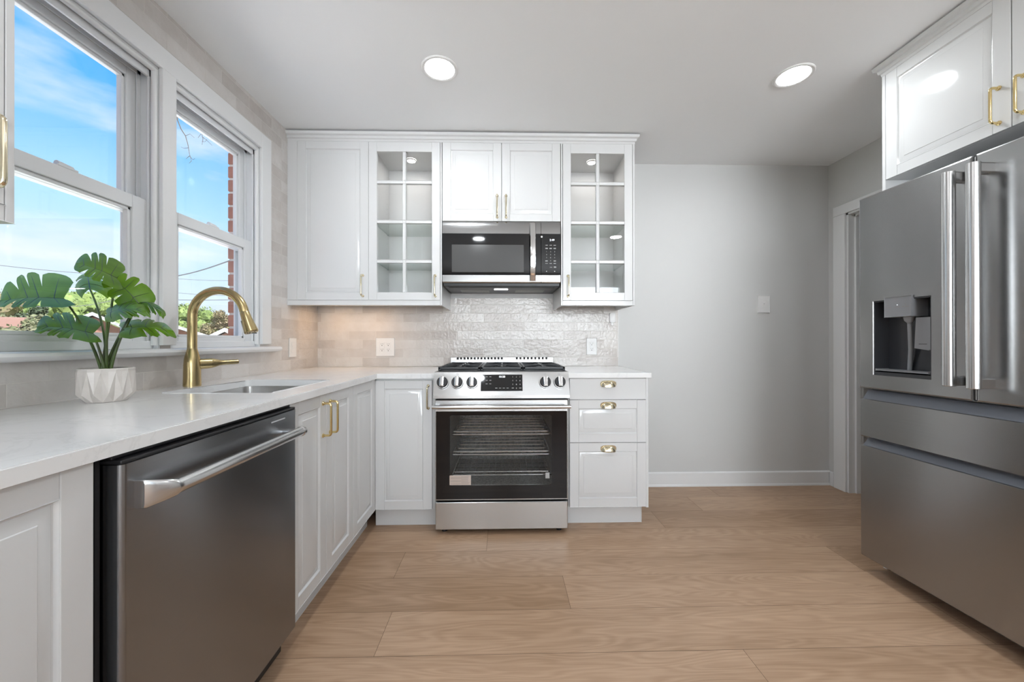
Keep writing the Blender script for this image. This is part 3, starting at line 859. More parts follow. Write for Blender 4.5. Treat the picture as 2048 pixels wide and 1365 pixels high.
# sink bowl
r = thing('sink', 'undermount stainless steel sink below the gold faucet', 'sink', ((SK[0] + SK[1]) / 2, (SK[2] + SK[3]) / 2, 0.67))
mb = MB()
x0, x1, y0, y1 = SK
e = 0.004
rings = []
for (g, z, rr) in ((0.018, BZ1 + 0.0004, 0.03), (-0.003, BZ1 + 0.0004, 0.022), (-0.004, 0.872, 0.022), (-0.008, 0.70, 0.03), (-0.02, 0.678, 0.035), (-0.05, 0.672, 0.03)):
    rings.append([(x, y, z) for x, y in rrect(x0 - g, x1 + g, y0 - g, y1 + g, rr)])
mb.loops(rings, False, True)
obj('bowl', mb, M['sinksteel'], r)
mb = MB(); mb.lathe([(0.0, 0.0), (0.045, 0.0), (0.045, 0.003), (0.036, 0.0035), (0.030, 0.001), (0.0, 0.001)], ((x0 + x1) / 2, (y0 + y1) / 2, 0.6722), 24, False, False)
obj('drain', mb, M['chrome'], r)

# ------------------------------------------------------------------ faucet
FX, FY = -1.300, 1.615
r = thing('faucet', 'brushed gold pull-down faucet with gooseneck behind the sink', 'faucet', (FX, FY, CT))
mb = MB(); mb.lathe([(0.0, 0), (0.0305, 0.0002), (0.0305, 0.004), (0.0295, 0.05), (0.0292, 0.09), (0.027, 0.115), (0.021, 0.140), (0.0178, 0.152), (0.0172, 0.158), (0.0, 0.158)], (FX, FY, CT), 32, False, False)
obj('body', mb, M['gold'], r)
AC = Vector((FX + 0.108, FY, CT + 0.292))
pts = [(FX, FY, CT + 0.1585), (FX, FY, CT + 0.22)]
for k in range(0, 29):
    a = PI - k / 28 * math.radians(170)
    pts.append((AC.x + 0.108 * math.cos(a), FY, AC.z + 0.108 * math.sin(a)))
mb = MB(); mb.tube(pts, 0.0168, 24)
obj('neck', mb, M['gold'], r)
e0 = Vector(pts[-1]); dr_ = (Vector(pts[-1]) - Vector(pts[-3])).normalized(); dr_ = (dr_ + Vector((0.07, 0, -0.04))).normalized()
mb = MB(); mb.tube([e0 + dr_ * t for t in (0.001, 0.004, 0.03, 0.065, 0.088, 0.092)], [0.0165, 0.0178, 0.0190, 0.0235, 0.0262, 0.024], 28)
hd = obj('spray_head', mb, M['gold'], r)
mb = MB()
s_ = e0 + dr_ * 0.066 + Vector((-0.021, -0.004, 0.004))
mb.tube([s_ - dr_ * 0.022, s_ + dr_ * 0.024], [0.0055, 0.007], 10)
obj('spray_button', mb, mat('grey_rubber', (0.12, 0.11, 0.09), 0.5), hd)
mb = MB()
for k in range(9):
    a = 2 * PI * k / 9
    q = e0 + dr_ * 0.0925 + Vector((0.016 * math.cos(a), 0.016 * math.sin(a), 0))
    mb.tube([q, q + dr_ * 0.003], 0.0026, 8)
obj('spray_nozzle', mb, M['dark'], hd)
hb = Vector((FX, FY, CT + 0.092))
hd_ = Vector((0.55, 0.83, 0.02)).normalized()
mb = MB(); mb.tube([hb + hd_ * t for t in (0.02, 0.05, 0.064)], [0.0235, 0.0230, 0.0220], 24); obj('valve_hub', mb, M['gold'], r)
mb = MB(); mb.tube([hb + hd_ * t for t in (0.0645, 0.078, 0.095, 0.11, 0.166, 0.168)], [0.0220, 0.0190, 0.0130, 0.0108, 0.0105, 0.0090], 20); obj('lever', mb, M['gold'], r)

# ------------------------------------------------------------------ dishwasher
DY0, DY1, DXF = 0.7335, 1.3375, -0.7205
r = thing('dishwasher', 'dark stainless dishwasher with tubular handle under the counter', 'dishwasher', (-1.05, 1.03, 0))
mb = MB(); mb.box(XL + 0.03, XB - 0.012, DY0 - 0.012, DY1 + 0.001, 0.02, BZ1 - 0.001); mb.box(XB - 0.012, XB + 0.004, DY0 - 0.012, DY0 - 0.003, 0.11, BZ1 - 0.002)
mb.box(XB - 0.10, XB - 0.05, DY0, DY1, 0.0, 0.1)
obj('tub', mb, M['blackplastic'], r)
# door skin: a slab with rounded long edges
mb = MB()
def slab(y0, y1, z0, z1, xf, xb, rr=0.014, n=6):
    prof = [(xb, y0)]
    for i in range(n + 1):
        a = PI / 2 * i / n
        prof.append((xf - rr + rr * math.sin(a), y0 + rr - rr * math.cos(a)))
    for i in range(n + 1):
        a = PI / 2 * i / n
        prof.append((xf - rr + rr * math.cos(a), y1 - rr + rr * math.sin(a)))
    prof.append((xb, y1))
    return [[(x, y, z) for x, y in prof] for z in (z0, z1)]
mb.loops(slab(DY0, DY1, 0.112, 0.862, DXF, XB + 0.0025, 0.010), True, True)
dd = obj('door', mb, M['dwsteel'], r)
mb = MB(); mb.box(XB - 0.005, DXF - 0.003, DY0 + 0.002, DY1 - 0.002, 0.8625, 0.8700, 0.002); mb.box(XB - 0.02, DXF - 0.022, DY0 + 0.002, DY1 - 0.002, 0.8705, BZ1 - 0.002, 0.002); obj('control_strip', mb, M['blackplastic'], r)
def bar_rings():
    hz = 0.797
    out = []
    def ell(y, cx, a, b, p=2.0, n=24):
        ring = []
        for k in range(n):
            t = 2 * PI * k / n
            c, s = math.cos(t), math.sin(t)
            ring.append((cx + a * math.copysign(abs(c) ** (2 / p), c), y, hz + b * math.copysign(abs(s) ** (2 / p), s)))
        return ring
    out.append(ell(DY0 + 0.024, -0.712, 0.011, 0.027, 6))
    out.append(ell(DY0 + 0.026, -0.7105, 0.013, 0.0285, 6))
    out.append(ell(DY0 + 0.045, -0.695, 0.020, 0.0225, 4))
    out.append(ell(DY0 + 0.060, -0.682, 0.0175, 0.0185, 3))
    out.append(ell(DY0 + 0.066, -0.6765, 0.0150, 0.0162, 2))
    out.append(ell(DY0 + 0.070, -0.6760, 0.0150, 0.0152, 2))
    out.append(ell(DY1 - 0.060, -0.6760, 0.0150, 0.0152, 2))
    out.append(ell(DY1 - 0.058, -0.6760, 0.0165, 0.0168, 2))
    out.append(ell(DY1 - 0.046, -0.6760, 0.0165, 0.0168, 2))
    out.append(ell(DY1 - 0.044, -0.6760, 0.0150, 0.0152, 2))
    return out
mb = MB(); mb.loops(bar_rings(), True, True)
mb.box(DXF - 0.004, -0.68, DY1 - 0.085, DY1 - 0.060, 0.787, 0.807, 0.003)
obj('handle', mb, M['steelh'], dd)
mb = MB(); mb.box(DXF, DXF + 0.0008, 1.195, 1.268, 0.8425, 0.8462); obj('badge', mb, M['whiteink'], dd)

# ------------------------------------------------------------------ range
RC = -0.0098
r = thing('range', 'stainless slide-in gas range with oven and five knobs', 'range', (RC, D - 0.35, 0))
YD = D - 0.692            # oven door front
mb = MB()
RX0, RX1 = RC - 0.378, RC + 0.378
mb.box(RX0, RX0 + 0.02, YD + 0.045, D - 0.02, 0.04, 0.905); mb.box(RX1 - 0.02, RX1, YD + 0.045, D - 0.02, 0.04, 0.905)
mb.box(RX0 + 0.02, RX1 - 0.02, YD + 0.045, D - 0.02, 0.04, 0.20); mb.box(RX0 + 0.02, RX1 - 0.02, YD + 0.045, D - 0.02, 0.74, 0.905); mb.box(RX0 + 0.02, RX1 - 0.02, D - 0.09, D - 0.02, 0.20, 0.74)
obj('body', mb, M['blackplastic'], r)
mb = MB(); mb.nest([(RC - 0.31, RC + 0.31, 0.24, 0.715, 0), (RC - 0.30, RC + 0.30, 0.245, 0.71, -0.53)]); mb.M = IDM
bmx = mb.bm
for v in bmx.verts: v.co = Vector((v.co.x, (YD + 0.05) - v.co.y, v.co.z))
obj('oven_cavity', mb, M['cavity'], r)
def rack(z):
    k = MB()
    k.tube([(RC - 0.29, YD + 0.07, z), (RC + 0.29, YD + 0.07, z)], 0.0034, 8); k.tube([(RC - 0.285, YD + 0.085, z + 0.014), (RC + 0.285, YD + 0.085, z + 0.014)], 0.003, 8)
    for i in range(6):
        y = YD + 0.12 + i * 0.082
        k.tube([(RC - 0.285, y, z), (RC + 0.285, y, z)], 0.0026, 6)
    for i in range(15):
        x = RC - 0.27 + i * 0.54 / 14
        k.tube([(x, YD + 0.07, z), (x, YD + 0.085, z + 0.013), (x, YD + 0.11, z + 0.004), (x, YD + 0.54, z + 0.004)], 0.0019, 6)
    k.tube([(RC - 0.29, YD + 0.07, z), (RC - 0.29, YD + 0.54, z)], 0.003, 6); k.tube([(RC + 0.29, YD + 0.07, z), (RC + 0.29, YD + 0.54, z)], 0.003, 6)
    obj('oven_rack', k, M['chrome'], r)
rack(0.553); rack(0.435); rack(0.315)
# oven door
FD = face_back(YD)
mb = MB(FD)
mb.nest([(RX0 + 0.0015, RX1 - 0.0015, 0.1960, 0.765, -0.040), (RX0 + 0.0015, RX1 - 0.0015, 0.1960, 0.765, -0.003), (RX0 + 0.004, RX1 - 0.004, 0.1985, 0.762, -0.0005), (RX0 + 0.006, RX1 - 0.006, 0.2030, 0.701, -0.0005),
         (RX0 + 0.006, RX1 - 0.006, 0.2030, 0.701, -0.003), (RC - 0.30, RC + 0.30, 0.27, 0.69, -0.003), (RC - 0.30, RC + 0.30, 0.27, 0.69, -0.040)], False, False)
od = obj('oven_door', mb, M['steel'], r, smooth=20)
mb = MB(FD)
wx0, wx1, wz0, wz1 = -0.3035, 0.2735, 0.280, 0.678
def ring8(x0, x1, z0, z1, d, rr, n=4):
    return [(a, d, b) for a, b in rrect(x0, x1, z0, z1, rr, n)]
mb.loops([ring8(RX0 + 0.0065, RX1 - 0.0065, 0.2035, 0.7005, -0.0028, 0.001), ring8(RX0 + 0.0065, RX1 - 0.0065, 0.2035, 0.7005, 0.0, 0.001), ring8(wx0, wx1, wz0, wz1, 0.0, 0.012), ring8(wx0, wx1, wz0, wz1, -0.0028, 0.012)], False, False)
obj('glass_front', mb, M['blackglass'], od)
mb = MB(FD); mb.loops([ring8(wx0 + 0.0003, wx1 - 0.0003, wz0 + 0.0003, wz1 - 0.0003, -0.0003, 0.012)], False, True)
obj('oven_window', mb, M['ovenglass'], od)
mb = MB(FD)
mb.tube([(RX0 - 0.006, 0.052, 0.7335), (RX1 + 0.006, 0.052, 0.7335)], 0.0115, 20)
for s in (RX0 + 0.012, RX1 - 0.012):
    mb.box(s - 0.011, s + 0.011, 0.0, 0.052, 0.7265, 0.7405, 0.002)
obj('handle', mb, M['steelh'], od)
mb = MB(FD); mb.box(-0.3055, -0.1845, 0.0004, 0.0009, 0.2838, 0.3384)
st = obj('sticker', mb, M['paper'], od, label='beige instruction sticker on the oven glass')
mb = MB(FD)
rn = random.Random(5)
for k in range(8):
    a = -0.300 + (0.06 if k in (0, 3, 6) else 0)
    mb.box(a, -0.192 - rn.random() * 0.01, 0.0009, 0.0011, 0.3315 - k * 0.0058, 0.3330 - k * 0.0058)
obj('fine_print', mb, M['ink'], st)
mb = MB(FD); mb.box(0.2380, 0.2612, 0.0004, 0.0009, 0.3175, 0.3505); obj('sticker', mb, mat('grey_sticker', (0.42, 0.42, 0.41), 0.6), od)
mb = MB(FD)
mb.nest([(RX0 + 0.003, RX1 - 0.003, 0.0307, 0.1850, -0.04), (RX0 + 0.003, RX1 - 0.003, 0.0307, 0.1850, -0.003), (RX0 + 0.006, RX1 - 0.006, 0.0335, 0.1825, 0.0)])
obj('bottom_drawer', mb, M['steel'], r)
# slanted control panel: local frame on the panel face
p_top, p_bot = Vector((RC, YD, 0.9225)), Vector((RC, YD - 0.046, 0.797))
wv = (p_top - p_bot).normalized(); dv = Vector((0, -wv.z, wv.y)).normalized()
PH = (p_top - p_bot).length
FP = frame((1, 0, 0), tuple(dv), tuple(wv), tuple(p_bot))
mb = MB()
sec = [(YD, 0.9225), (YD - 0.046, 0.797), (YD - 0.046, 0.781), (YD - 0.012, 0.775), (YD + 0.05, 0.775), (YD + 0.05, 0.9235), (YD + 0.006, 0.9245)]
mb.loops([[(x, y, z) for y, z in sec] for x in (RX0 - 0.002, RX1 + 0.002)], True, True)
cp = obj('control_panel', mb, M['steel'], r, smooth=20)
def panel_w(z): return (z - 0.797) / wv.z
for x in (-0.3407, -0.2590, -0.1761, 0.2350, 0.3176):
    ww = panel_w(0.8655)
    kf = frame((1, 0, 0), tuple(wv), tuple(dv), tuple(p_bot + wv * ww + Vector((x - RC, 0, 0))))
    k = MB(kf)
    k.lathe([(0.0, 0.0006), (0.0330, 0.0008), (0.0330, 0.006), (0.0318, 0.010), (0.0300, 0.024), (0.0285, 0.027), (0.0, 0.027)], (0, 0, 0), 32, False, False)
    kn = obj('knob', k, M['blackplastic'], cp)
    k = MB(kf); k.box(-0.0125, 0.0125, -0.0270, 0.0270, 0.0268, 0.040, 0.004, 3); k.lathe([(0.0318, 0.0115), (0.0335, 0.0115), (0.0335, 0.015), (0.0314, 0.015)], (0, 0, 0), 32, False, False)
    obj('grip', k, M['chrome'], kn)
mb = MB(FP); mb.box(-0.1276 - RC, 0.1069 - RC, 0.0002, 0.0022, panel_w(0.8195), panel_w(0.9085), 0.0006); dp = obj('display', mb, M['blackglass'], cp)
mb = MB(FP); text_into(mb, '10:50', 0.0165, -0.0085 - RC, panel_w(0.8965), 0.0026); obj('clock_digits', mb, M['led'], dp)
mb = MB(FP)
rows = [('-', 'ABC', 'DEF')]
for i, row in enumerate((('1', '2', '3'), ('4', '5', '6'), ('7', '8', '9'))):
    for j, t in enumerate(row):
        text_into(mb, t, 0.0105, 0.052 - RC + j * 0.0205, panel_w(0.8955 - i * 0.0205), 0.0026)
text_into(mb, '0', 0.0105, 0.0725 - RC, panel_w(0.834), 0.0026)
for i in range(3):
    for j in range(3):
        if i == 0 or j > 0:
            mb.box(-0.1205 - RC + j * 0.0205, -0.1095 - RC + j * 0.0205, 0.0023, 0.0026, panel_w(0.8955 - i * 0.019), panel_w(0.8975 - i * 0.019))
for j in range(4):
    mb.box(-0.046 - RC + j * 0.021, -0.034 - RC + j * 0.021, 0.0023, 0.0026, panel_w(0.8345), panel_w(0.8365))
for x in (0.046, 0.088):
    mb.box(x - RC, x + 0.012 - RC, 0.0023, 0.0026, panel_w(0.8345), panel_w(0.8365))
obj('key_marks', mb, M['whiteink'], dp)
for x in (-0.3407, -0.2590, -0.1761, 0.2350, 0.3176):
    mb = MB(FP)
    for (a, b, c, e) in ((-0.006, 0.006, 0.9080, 0.9086), (-0.006, 0.006, 0.9150, 0.9156), (-0.006, -0.0053, 0.9080, 0.9156), (0.0053, 0.006, 0.9080, 0.9156)):
        mb.box(x - RC + a, x - RC + b, 0.0002, 0.0006, panel_w(c), panel_w(e))
    obj('burner_mark', mb, M['greyplastic'], cp)
# cooktop
mb = MB(); mb.box(RX0 - 0.001, RX1 + 0.001, YD + 0.052, D - 0.03, 0.9125, 0.9255, 0.002); mb.box(RX0 + 0.02, RX1 - 0.02, YD + 0.08, D - 0.09, 0.9255, 0.9262)
obj('cooktop', mb, M['iron'], r)
mb = MB(); mb.box(RX0 + 0.001, RX1 - 0.001, D - 0.072, D - 0.024, 0.9258, 0.9840, 0.004); vs_ = obj('vent_strip', mb, M['steelh'], r)
for a, b, n in ((-0.333, -0.012, 14), (0.098, 0.315, 9)):
    mb = MB()
    for k in range(n):
        x = a + (b - a) * k / (n - 1)
        mb.box(x - 0.0078, x + 0.0078, D - 0.0726, D - 0.070, 0.9655, 0.9815)
    obj('vent_slots', mb, M['dark'], vs_)
def grate(x0, x1, y0, y1, zc=0.9475):
    g = MB()
    zt, zb = zc, 0.9262
    t = 0.007
    for x in (x0 + t, x1 - t):
        g.box(x - t, x + t, y0, y1, zt - 0.016, zt, 0.003)
        for y in (y0 + 0.01, y1 - 0.01): g.box(x - t, x + t, y - 0.012, y + 0.012, zb, zt - 0.012, 0.003)
    for y in (y0 + t, (y0 + y1) / 2, y1 - t):
        g.box(x0, x1, y - t, y + t, zt - 0.016, zt, 0.003)
    xm = (x0 + x1) / 2
    for yc in ((y0 * 3 + y1) / 4, (y0 + y1 * 3) / 4):
        hy = (y1 - y0) / 4
        for sx, sy in ((1, 0), (-1, 0), (0, 1), (0, -1)):
            ex, ey = sx * (x1 - x0) / 2 * 0.96, sy * hy * 0.96
            g.tube([(xm + ex, yc + ey, zt - 0.008), (xm + ex * 0.55, yc + ey * 0.55, zt - 0.001), (xm + ex * 0.22, yc + ey * 0.22, zt + 0.002)], [0.0065, 0.006, 0.0045], 8)
    return obj('grate', g, M['iron'], r)
GY0, GY1 = YD + 0.072, D - 0.10
for x0, x1 in ((RX0 + 0.006, -0.1365), (-0.1335, 0.1130), (0.1160, RX1 - 0.006)):
    grate(x0, x1, GY0, GY1)
def burner(x, y, rr):
    b = MB(); b.lathe([(0, 0), (rr, 0), (rr, 0.006), (rr * 0.85, 0.008), (rr * 0.85, 0.013), (rr * 0.7, 0.0145), (0, 0.0145)], (x, y, 0.9263), 24, False, False)
    obj('burner', b, M['iron'], r)
for x, y, rr in ((-0.262, GY0 + 0.12, 0.048), (-0.262, GY1 - 0.12, 0.038), (RC, (GY0 + GY1) / 2, 0.05), (0.240, GY0 + 0.12, 0.055), (0.240, GY1 - 0.12, 0.038)): burner(x, y, rr)
for x in (RX0 + 0.045, RX1 - 0.045):
    mb = MB(); mb.lathe([(0, 0), (0.017, 0), (0.017, 0.012), (0.01, 0.014), (0.01, 0.042), (0, 0.042)], (x, YD + 0.06, 0.0), 16, False, False); obj('foot', mb, M['blackplastic'], r)
for x in (RX0 + 0.045, RX1 - 0.045):
    mb = MB(); mb.lathe([(0, 0), (0.017, 0), (0.017, 0.012), (0.01, 0.014), (0.01, 0.042), (0, 0.042)], (x, D - 0.08, 0.0), 16, False, False); obj('foot', mb, M['blackplastic'], r)

# ------------------------------------------------------------------ microwave
YM = D - 0.416
FM = face_back(YM)
r = thing('microwave', 'stainless and black over-the-range microwave with curved chrome handle', 'microwave', (-0.011, D - 0.2, 1.4532))
MX0, MX1, MZ0, MZ1 = -0.3895, 0.3675, 1.473, 1.8695
mb = MB(FM)
mb.box(MX0 + 0.004, MX1 - 0.002, -0.4155, -0.0302, 1.4565, MZ1 - 0.001, 0.002)
obj('body', mb, M['blackplastic'], r)
SPL = 0.2425
def bowed(u0, u1, w0, w1, w_mid0, w_mid1): pass
mb = MB(FM)
def band(mb, u0, u1, w0, w1, d_top, d_bot):
    mb.loops([[(u0, -0.029, w0), (u1, -0.029, w0), (u1, -0.029, w1), (u0, -0.029, w1)], [(u0, d_bot, w0), (u1, d_bot, w0), (u1, d_top, w1), (u0, d_top, w1)]], False, True)
# door: top band curves back a little, black middle, bottom band
def curved_band(mb, u0, u1, prof):
    mb.loops([[(u, d, w) for d, w in prof] for u in (u0, u1)], True, True)
front = [(-0.0288, 1.5228), (-0.0288, 1.7888), (0.0, 1.7888), (-0.0015, 1.815), (-0.004, 1.840), (-0.0075, 1.858), (-0.014, MZ1), (-0.0298, MZ1), (-0.0298, MZ0),
         (-0.004, MZ0), (0.0, 1.480), (0.0, 1.5226)]
curved_band(mb, MX0, SPL - 0.0012, front)
md = obj('door', mb, M['mwsteel'], r, smooth=25)
mb = MB(FM); mb.box(MX0, SPL - 0.0012, -0.028, 0.0, 1.5228, 1.7887, 0.0008); obj('glass_front', mb, M['blackglass'], md)
mb = MB(FM); mb.box(-0.329, 0.131, 0.0001, 0.0006, 1.5415, 1.717); obj('window', mb, M['mwglass'], md)
mb = MB(FM); curved_band(mb, SPL + 0.0012, MX1, front)
cpm = obj('control_panel', mb, M['mwsteel'], r, smooth=25)
mb = MB(FM); mb.box(SPL + 0.0012, MX1, -0.028, 0.0, 1.5228, 1.7887, 0.0008); kp = obj('keypad', mb, M['blackglass'], cpm)
mb = MB(FM); text_into(mb, '2:49', 0.0185, 0.313, 1.7485, 0.0006); obj('clock_digits', mb, M['led'], kp)
mb = MB(FM)
for i, row in enumerate((('1', '2', '3'), ('4', '5', '6'), ('7', '8', '9'), ('', '0', ''))):
    for j, t in enumerate(row):
        if t: text_into(mb, t, 0.0105, 0.2775 + j * 0.0262, 1.674 - i * 0.0195, 0.0005)
for z, hgt in ((1.7155, 0.0028), (1.697, 0.0022), (1.693, 0.0022), (1.6165, 0.0022), (1.6125, 0.0022), (1.5985, 0.0026)):
    for j in range(3):
        if z in (1.6165, 1.6125) and j == 1: continue
        mb.box(0.270 + j * 0.0262, 0.2855 + j * 0.0262, 0.0, 0.0004, z - hgt / 2, z + hgt / 2)
for u, z in ((0.305, 1.574), (0.3305, 1.577), (0.3305, 1.5725)):
    mb.box(u - 0.006, u + 0.009, 0.0, 0.0004, z - 0.0012, z + 0.0012)
for u in (0.2775, 0.330): mb.box(u - 0.003, u + 0.003, 0.0, 0.0004, 1.545, 1.5505)
obj('key_marks', mb, M['whiteink'], kp)
mb = MB(frame((1, 0, 0), (0, 0, 1), (0, -1, 0), (0.2465, YM, 1.7715))); mb.lathe([(0.0, 0.0), (0.0062, 0.0), (0.0062, 0.001), (0.005, 0.0014), (0.0, 0.0014)], (0, 0, 0.0001), 20, False, False); obj('badge', mb, M['chrome'], cpm)
# handle: bowed flat strap
mb = MB(FM)
rows_ = []
n = 16
for k in range(n + 1):
    t = k / n
    z = 1.4825 + t * (1.856 - 1.4825)
    bow = 0.016 + 0.030 * (1 - (2 * t - 1) ** 2)
    x0, x1 = 0.1685, 0.2070
    if k in (0, n): bow = 0.014
    rows_.append([(x0, bow - 0.009, z), (x0 + 0.004, bow - 0.001, z), ((x0 + x1) / 2, bow + 0.0015, z), (x1 - 0.004, bow - 0.001, z), (x1, bow - 0.009, z), (x1 - 0.006, bow - 0.012, z), (x0 + 0.006, bow - 0.012, z)])
mb.loops(rows_, True, True)
mb.box(0.174, 0.202, 0.0, 0.014, 1.4835, 1.500, 0.001); mb.box(0.174, 0.202, -0.006, 0.014, 1.838, 1.8545, 0.001)
obj('handle', mb, M['chrome'], md, smooth=40)
# underside
mb = MB(); mb.box(MX0 + 0.012, MX1 - 0.012, YM + 0.045, D - 0.035, 1.4545, 1.4562); un = obj('underside', mb, mat('dark_grey_metal', (0.045, 0.045, 0.05), 0.35, 0.5), r)
mb = MB(); mb.box(MX0 + 0.03, MX1 - 0.03, YM + 0.045, YM + 0.10, 1.4535, 1.4544); obj('air_slot', mb, M['dark'], un)
for x0, x1 in ((-0.30, -0.10), (0.085, 0.285)):
    mb = MB()
    mb.box(x0, x1, YM + 0.20, YM + 0.33, 1.4530, 1.4544, 0.0005)
    obj('grease_filter', mb, noise_colour(mat('filter_mesh', (0.3, 0.3, 0.3), 0.5, 0.6), (0.14, 0.14, 0.14), (0.5, 0.5, 0.48), 260), un)
mb = MB(); mb.box(-0.062, 0.030, YM + 0.150, YM + 0.185, 1.4520, 1.4543, 0.001); obj('cooktop_lamp', mb, M['hood'], un)

# ------------------------------------------------------------------ refrigerator
FA = Vector((1.7124, 1.7897, 0)); fd = Vector((0.02522, -0.99968, 0)); fn = Vector((-0.99968, -0.02522, 0))
r = thing('refrigerator', 'four-door stainless refrigerator with water dispenser, at the right', 'refrigerator', (2.08, 1.36, 0))
FF = frame(tuple(fd), tuple(fn), (0, 0, 1), tuple(FA))
FWD = 0.880
mb = MB(FF); mb.box(0.020, FWD - 0.006, -0.70, -0.095, 0.05, 1.755, 0.004); mb.box(0.03, FWD - 0.02, -0.66, -0.13, 0.0, 0.06)
obj('body', mb, mat('grey_cabinet_steel', (0.19, 0.19, 0.195), 0.4, 0.3), r)
mb = MB(FF); mb.box(0.022, FWD - 0.012, -0.0945, -0.0925, 0.05, 1.75)
obj('gasket', mb, M['blackplastic'], r)
ZD0 = 0.8745
HX = (0.0690, 0.3005, 0.9415, 1.2785)     # dispenser opening
def round_door(mb, u0, u1, w0, w1, hole=None, rr=0.006):
    outer = [(u0, u1, w0, w1, -0.092), (u0, u1, w0, w1, -rr), (u0 + rr * 0.3, u1 - rr * 0.3, w0 + rr * 0.3, w1 - rr * 0.3, -rr * 0.3), (u0 + rr, u1 - rr, w0 + rr, w1 - rr, 0.0)]
    if hole:
        a, b, c, e = hole
        mb.nest(outer + [(a - 0.002, b + 0.002, c - 0.002, e + 0.002, 0.0), (a, b, c, e, -0.003), (a, b, c, e, -0.07)], True, False)
    else:
        mb.nest(outer, True, True)
mb = MB(FF); round_door(mb, 0.001, 0.4350, ZD0, 1.778, HX); fl = obj('door', mb, M['slate'], r, smooth=30)
mb = MB(FF); round_door(mb, 0.4450, FWD, ZD0, 1.778); fr_ = obj('door', mb, M['slate'], r, smooth=30)
mb = MB(FF); mb.box(0.4362, 0.4400, -0.080, -0.008, ZD0 + 0.005, 1.772); obj('mullion', mb, M['steelh'], r)
def fpull(parent, u, z0, z1):
    k = MB(FF)
    k.tube([(u, 0.065, z0), (u, 0.065, z0 + 0.002), (u, 0.065, z1 - 0.002), (u, 0.065, z1)], [0.017, 0.0188, 0.0188, 0.017], 28)
    for z in (z0 + 0.004, z1 - 0.034):
        k.box(u - 0.012, u + 0.012, 0.0, 0.062, z, z + 0.030, 0.002)
    obj('handle', k, M['steelh'], parent)
fpull(fl, 0.4130, 0.9285, 1.7250); fpull(fr_, 0.4860, 0.9265, 1.7255)
def fdrawer(w0, w1, zlip):
    k = MB(FF)
    sec = [(-0.092, w0), (-0.004, w0), (0.0, w0 + 0.004), (0.0, w1 - 0.0015), (-0.002, w1), (-0.034, w1), (-0.036, w1 - 0.02), (-0.06, w1 - 0.02), (-0.06, zlip), (-0.092, zlip)]
    k.loops([[(u, d, w) for d, w in sec] for u in (0.008, FWD)], True, True)
    o = obj('drawer', k, M['slate'], r, smooth=20)
    g = MB(FF); g.loops([[(u, d, w) for d, w in ((-0.0345, w1 + 0.0006), (-0.008, w1 + 0.0006), (-0.036, zlip - 0.004), (-0.059, zlip - 0.004), (-0.059, w1 + 0.0006))] for u in (0.012, FWD - 0.004)], True, True)
    obj('finger_channel', g, M['groove'], o)
fdrawer(0.6435, 0.8226, 0.870); fdrawer(0.0745, 0.6008, 0.640)
# dispenser
a, b, c, e = HX
mb = MB(FF); mb.nest([(a + 0.0004, b - 0.0004, c + 0.0004, e - 0.0004, -0.0035), (a + 0.004, b - 0.004, c + 0.014, e - 0.004, -0.004), (a + 0.008, b - 0.008, c + 0.020, e - 0.006, -0.068)]); obj('dispenser_recess', mb, mat('dark_grey_plastic', (0.042, 0.044, 0.05), 0.25), fl)
mb = MB(FF); mb.box(0.1262, 0.2365, -0.066, 0.006, 1.2024, 1.2885, 0.002); dc = obj('dispenser_panel', mb, M['greyplastic'], fl)
mb = MB(FF)
for t, u in (('CUBED', 0.146), ('WATER', 0.180), ('CRUSHED', 0.213)):
    text_into(mb, t, 0.0062, u, 1.2440, 0.0063); mb.box(u - 0.0015, u + 0.0015, 0.0061, 0.0064, 1.2525, 1.2545)
obj('panel_marks', mb, M['ink'], fl)
mb = MB(FF); mb.tube([(0.180, 0.0064, 1.2535), (0.180, 0.0069, 1.2535)], 0.0022, 10); obj('indicator_light', mb, M['led'], fl)
mb = MB(FF)
mb.loops([[(u, d, w) for u, w in ((0.232, 1.195), (0.292, 1.195), (0.2905, 1.066), (0.2785, 1.058), (0.226, 1.066))] for d in (-0.028, -0.018)], True, True)
obj('paddle', mb, M['greyplastic'], fl)
mb = MB(FF)
for k in range(9): mb.box(0.2430 + k * 0.0034, 0.2453 + k * 0.0034, -0.0179, -0.0175, 1.0825, 1.0850)
obj('paddle_marks', mb, M['dark'], fl)
mb = MB(FF)
mb.tube([(0.196, -0.030, 1.202), (0.196, -0.030, 1.185), (0.196, -0.032, 1.175)], [0.020, 0.016, 0.008], 16)
mb.tube([(0.190, -0.040, 1.178), (0.184, -0.050, 1.06), (0.172, -0.058, 0.962)], [0.009, 0.008, 0.008], 12)
obj('water_nozzle', mb, mat('light_grey_plastic', (0.30, 0.31, 0.33), 0.2), fl)
mb = MB(FF); mb.box(a + 0.009, b - 0.009, -0.065, -0.003, c + 0.0205, c + 0.027, 0.002); obj('drip_tray', mb, M['greyplastic'], fl)

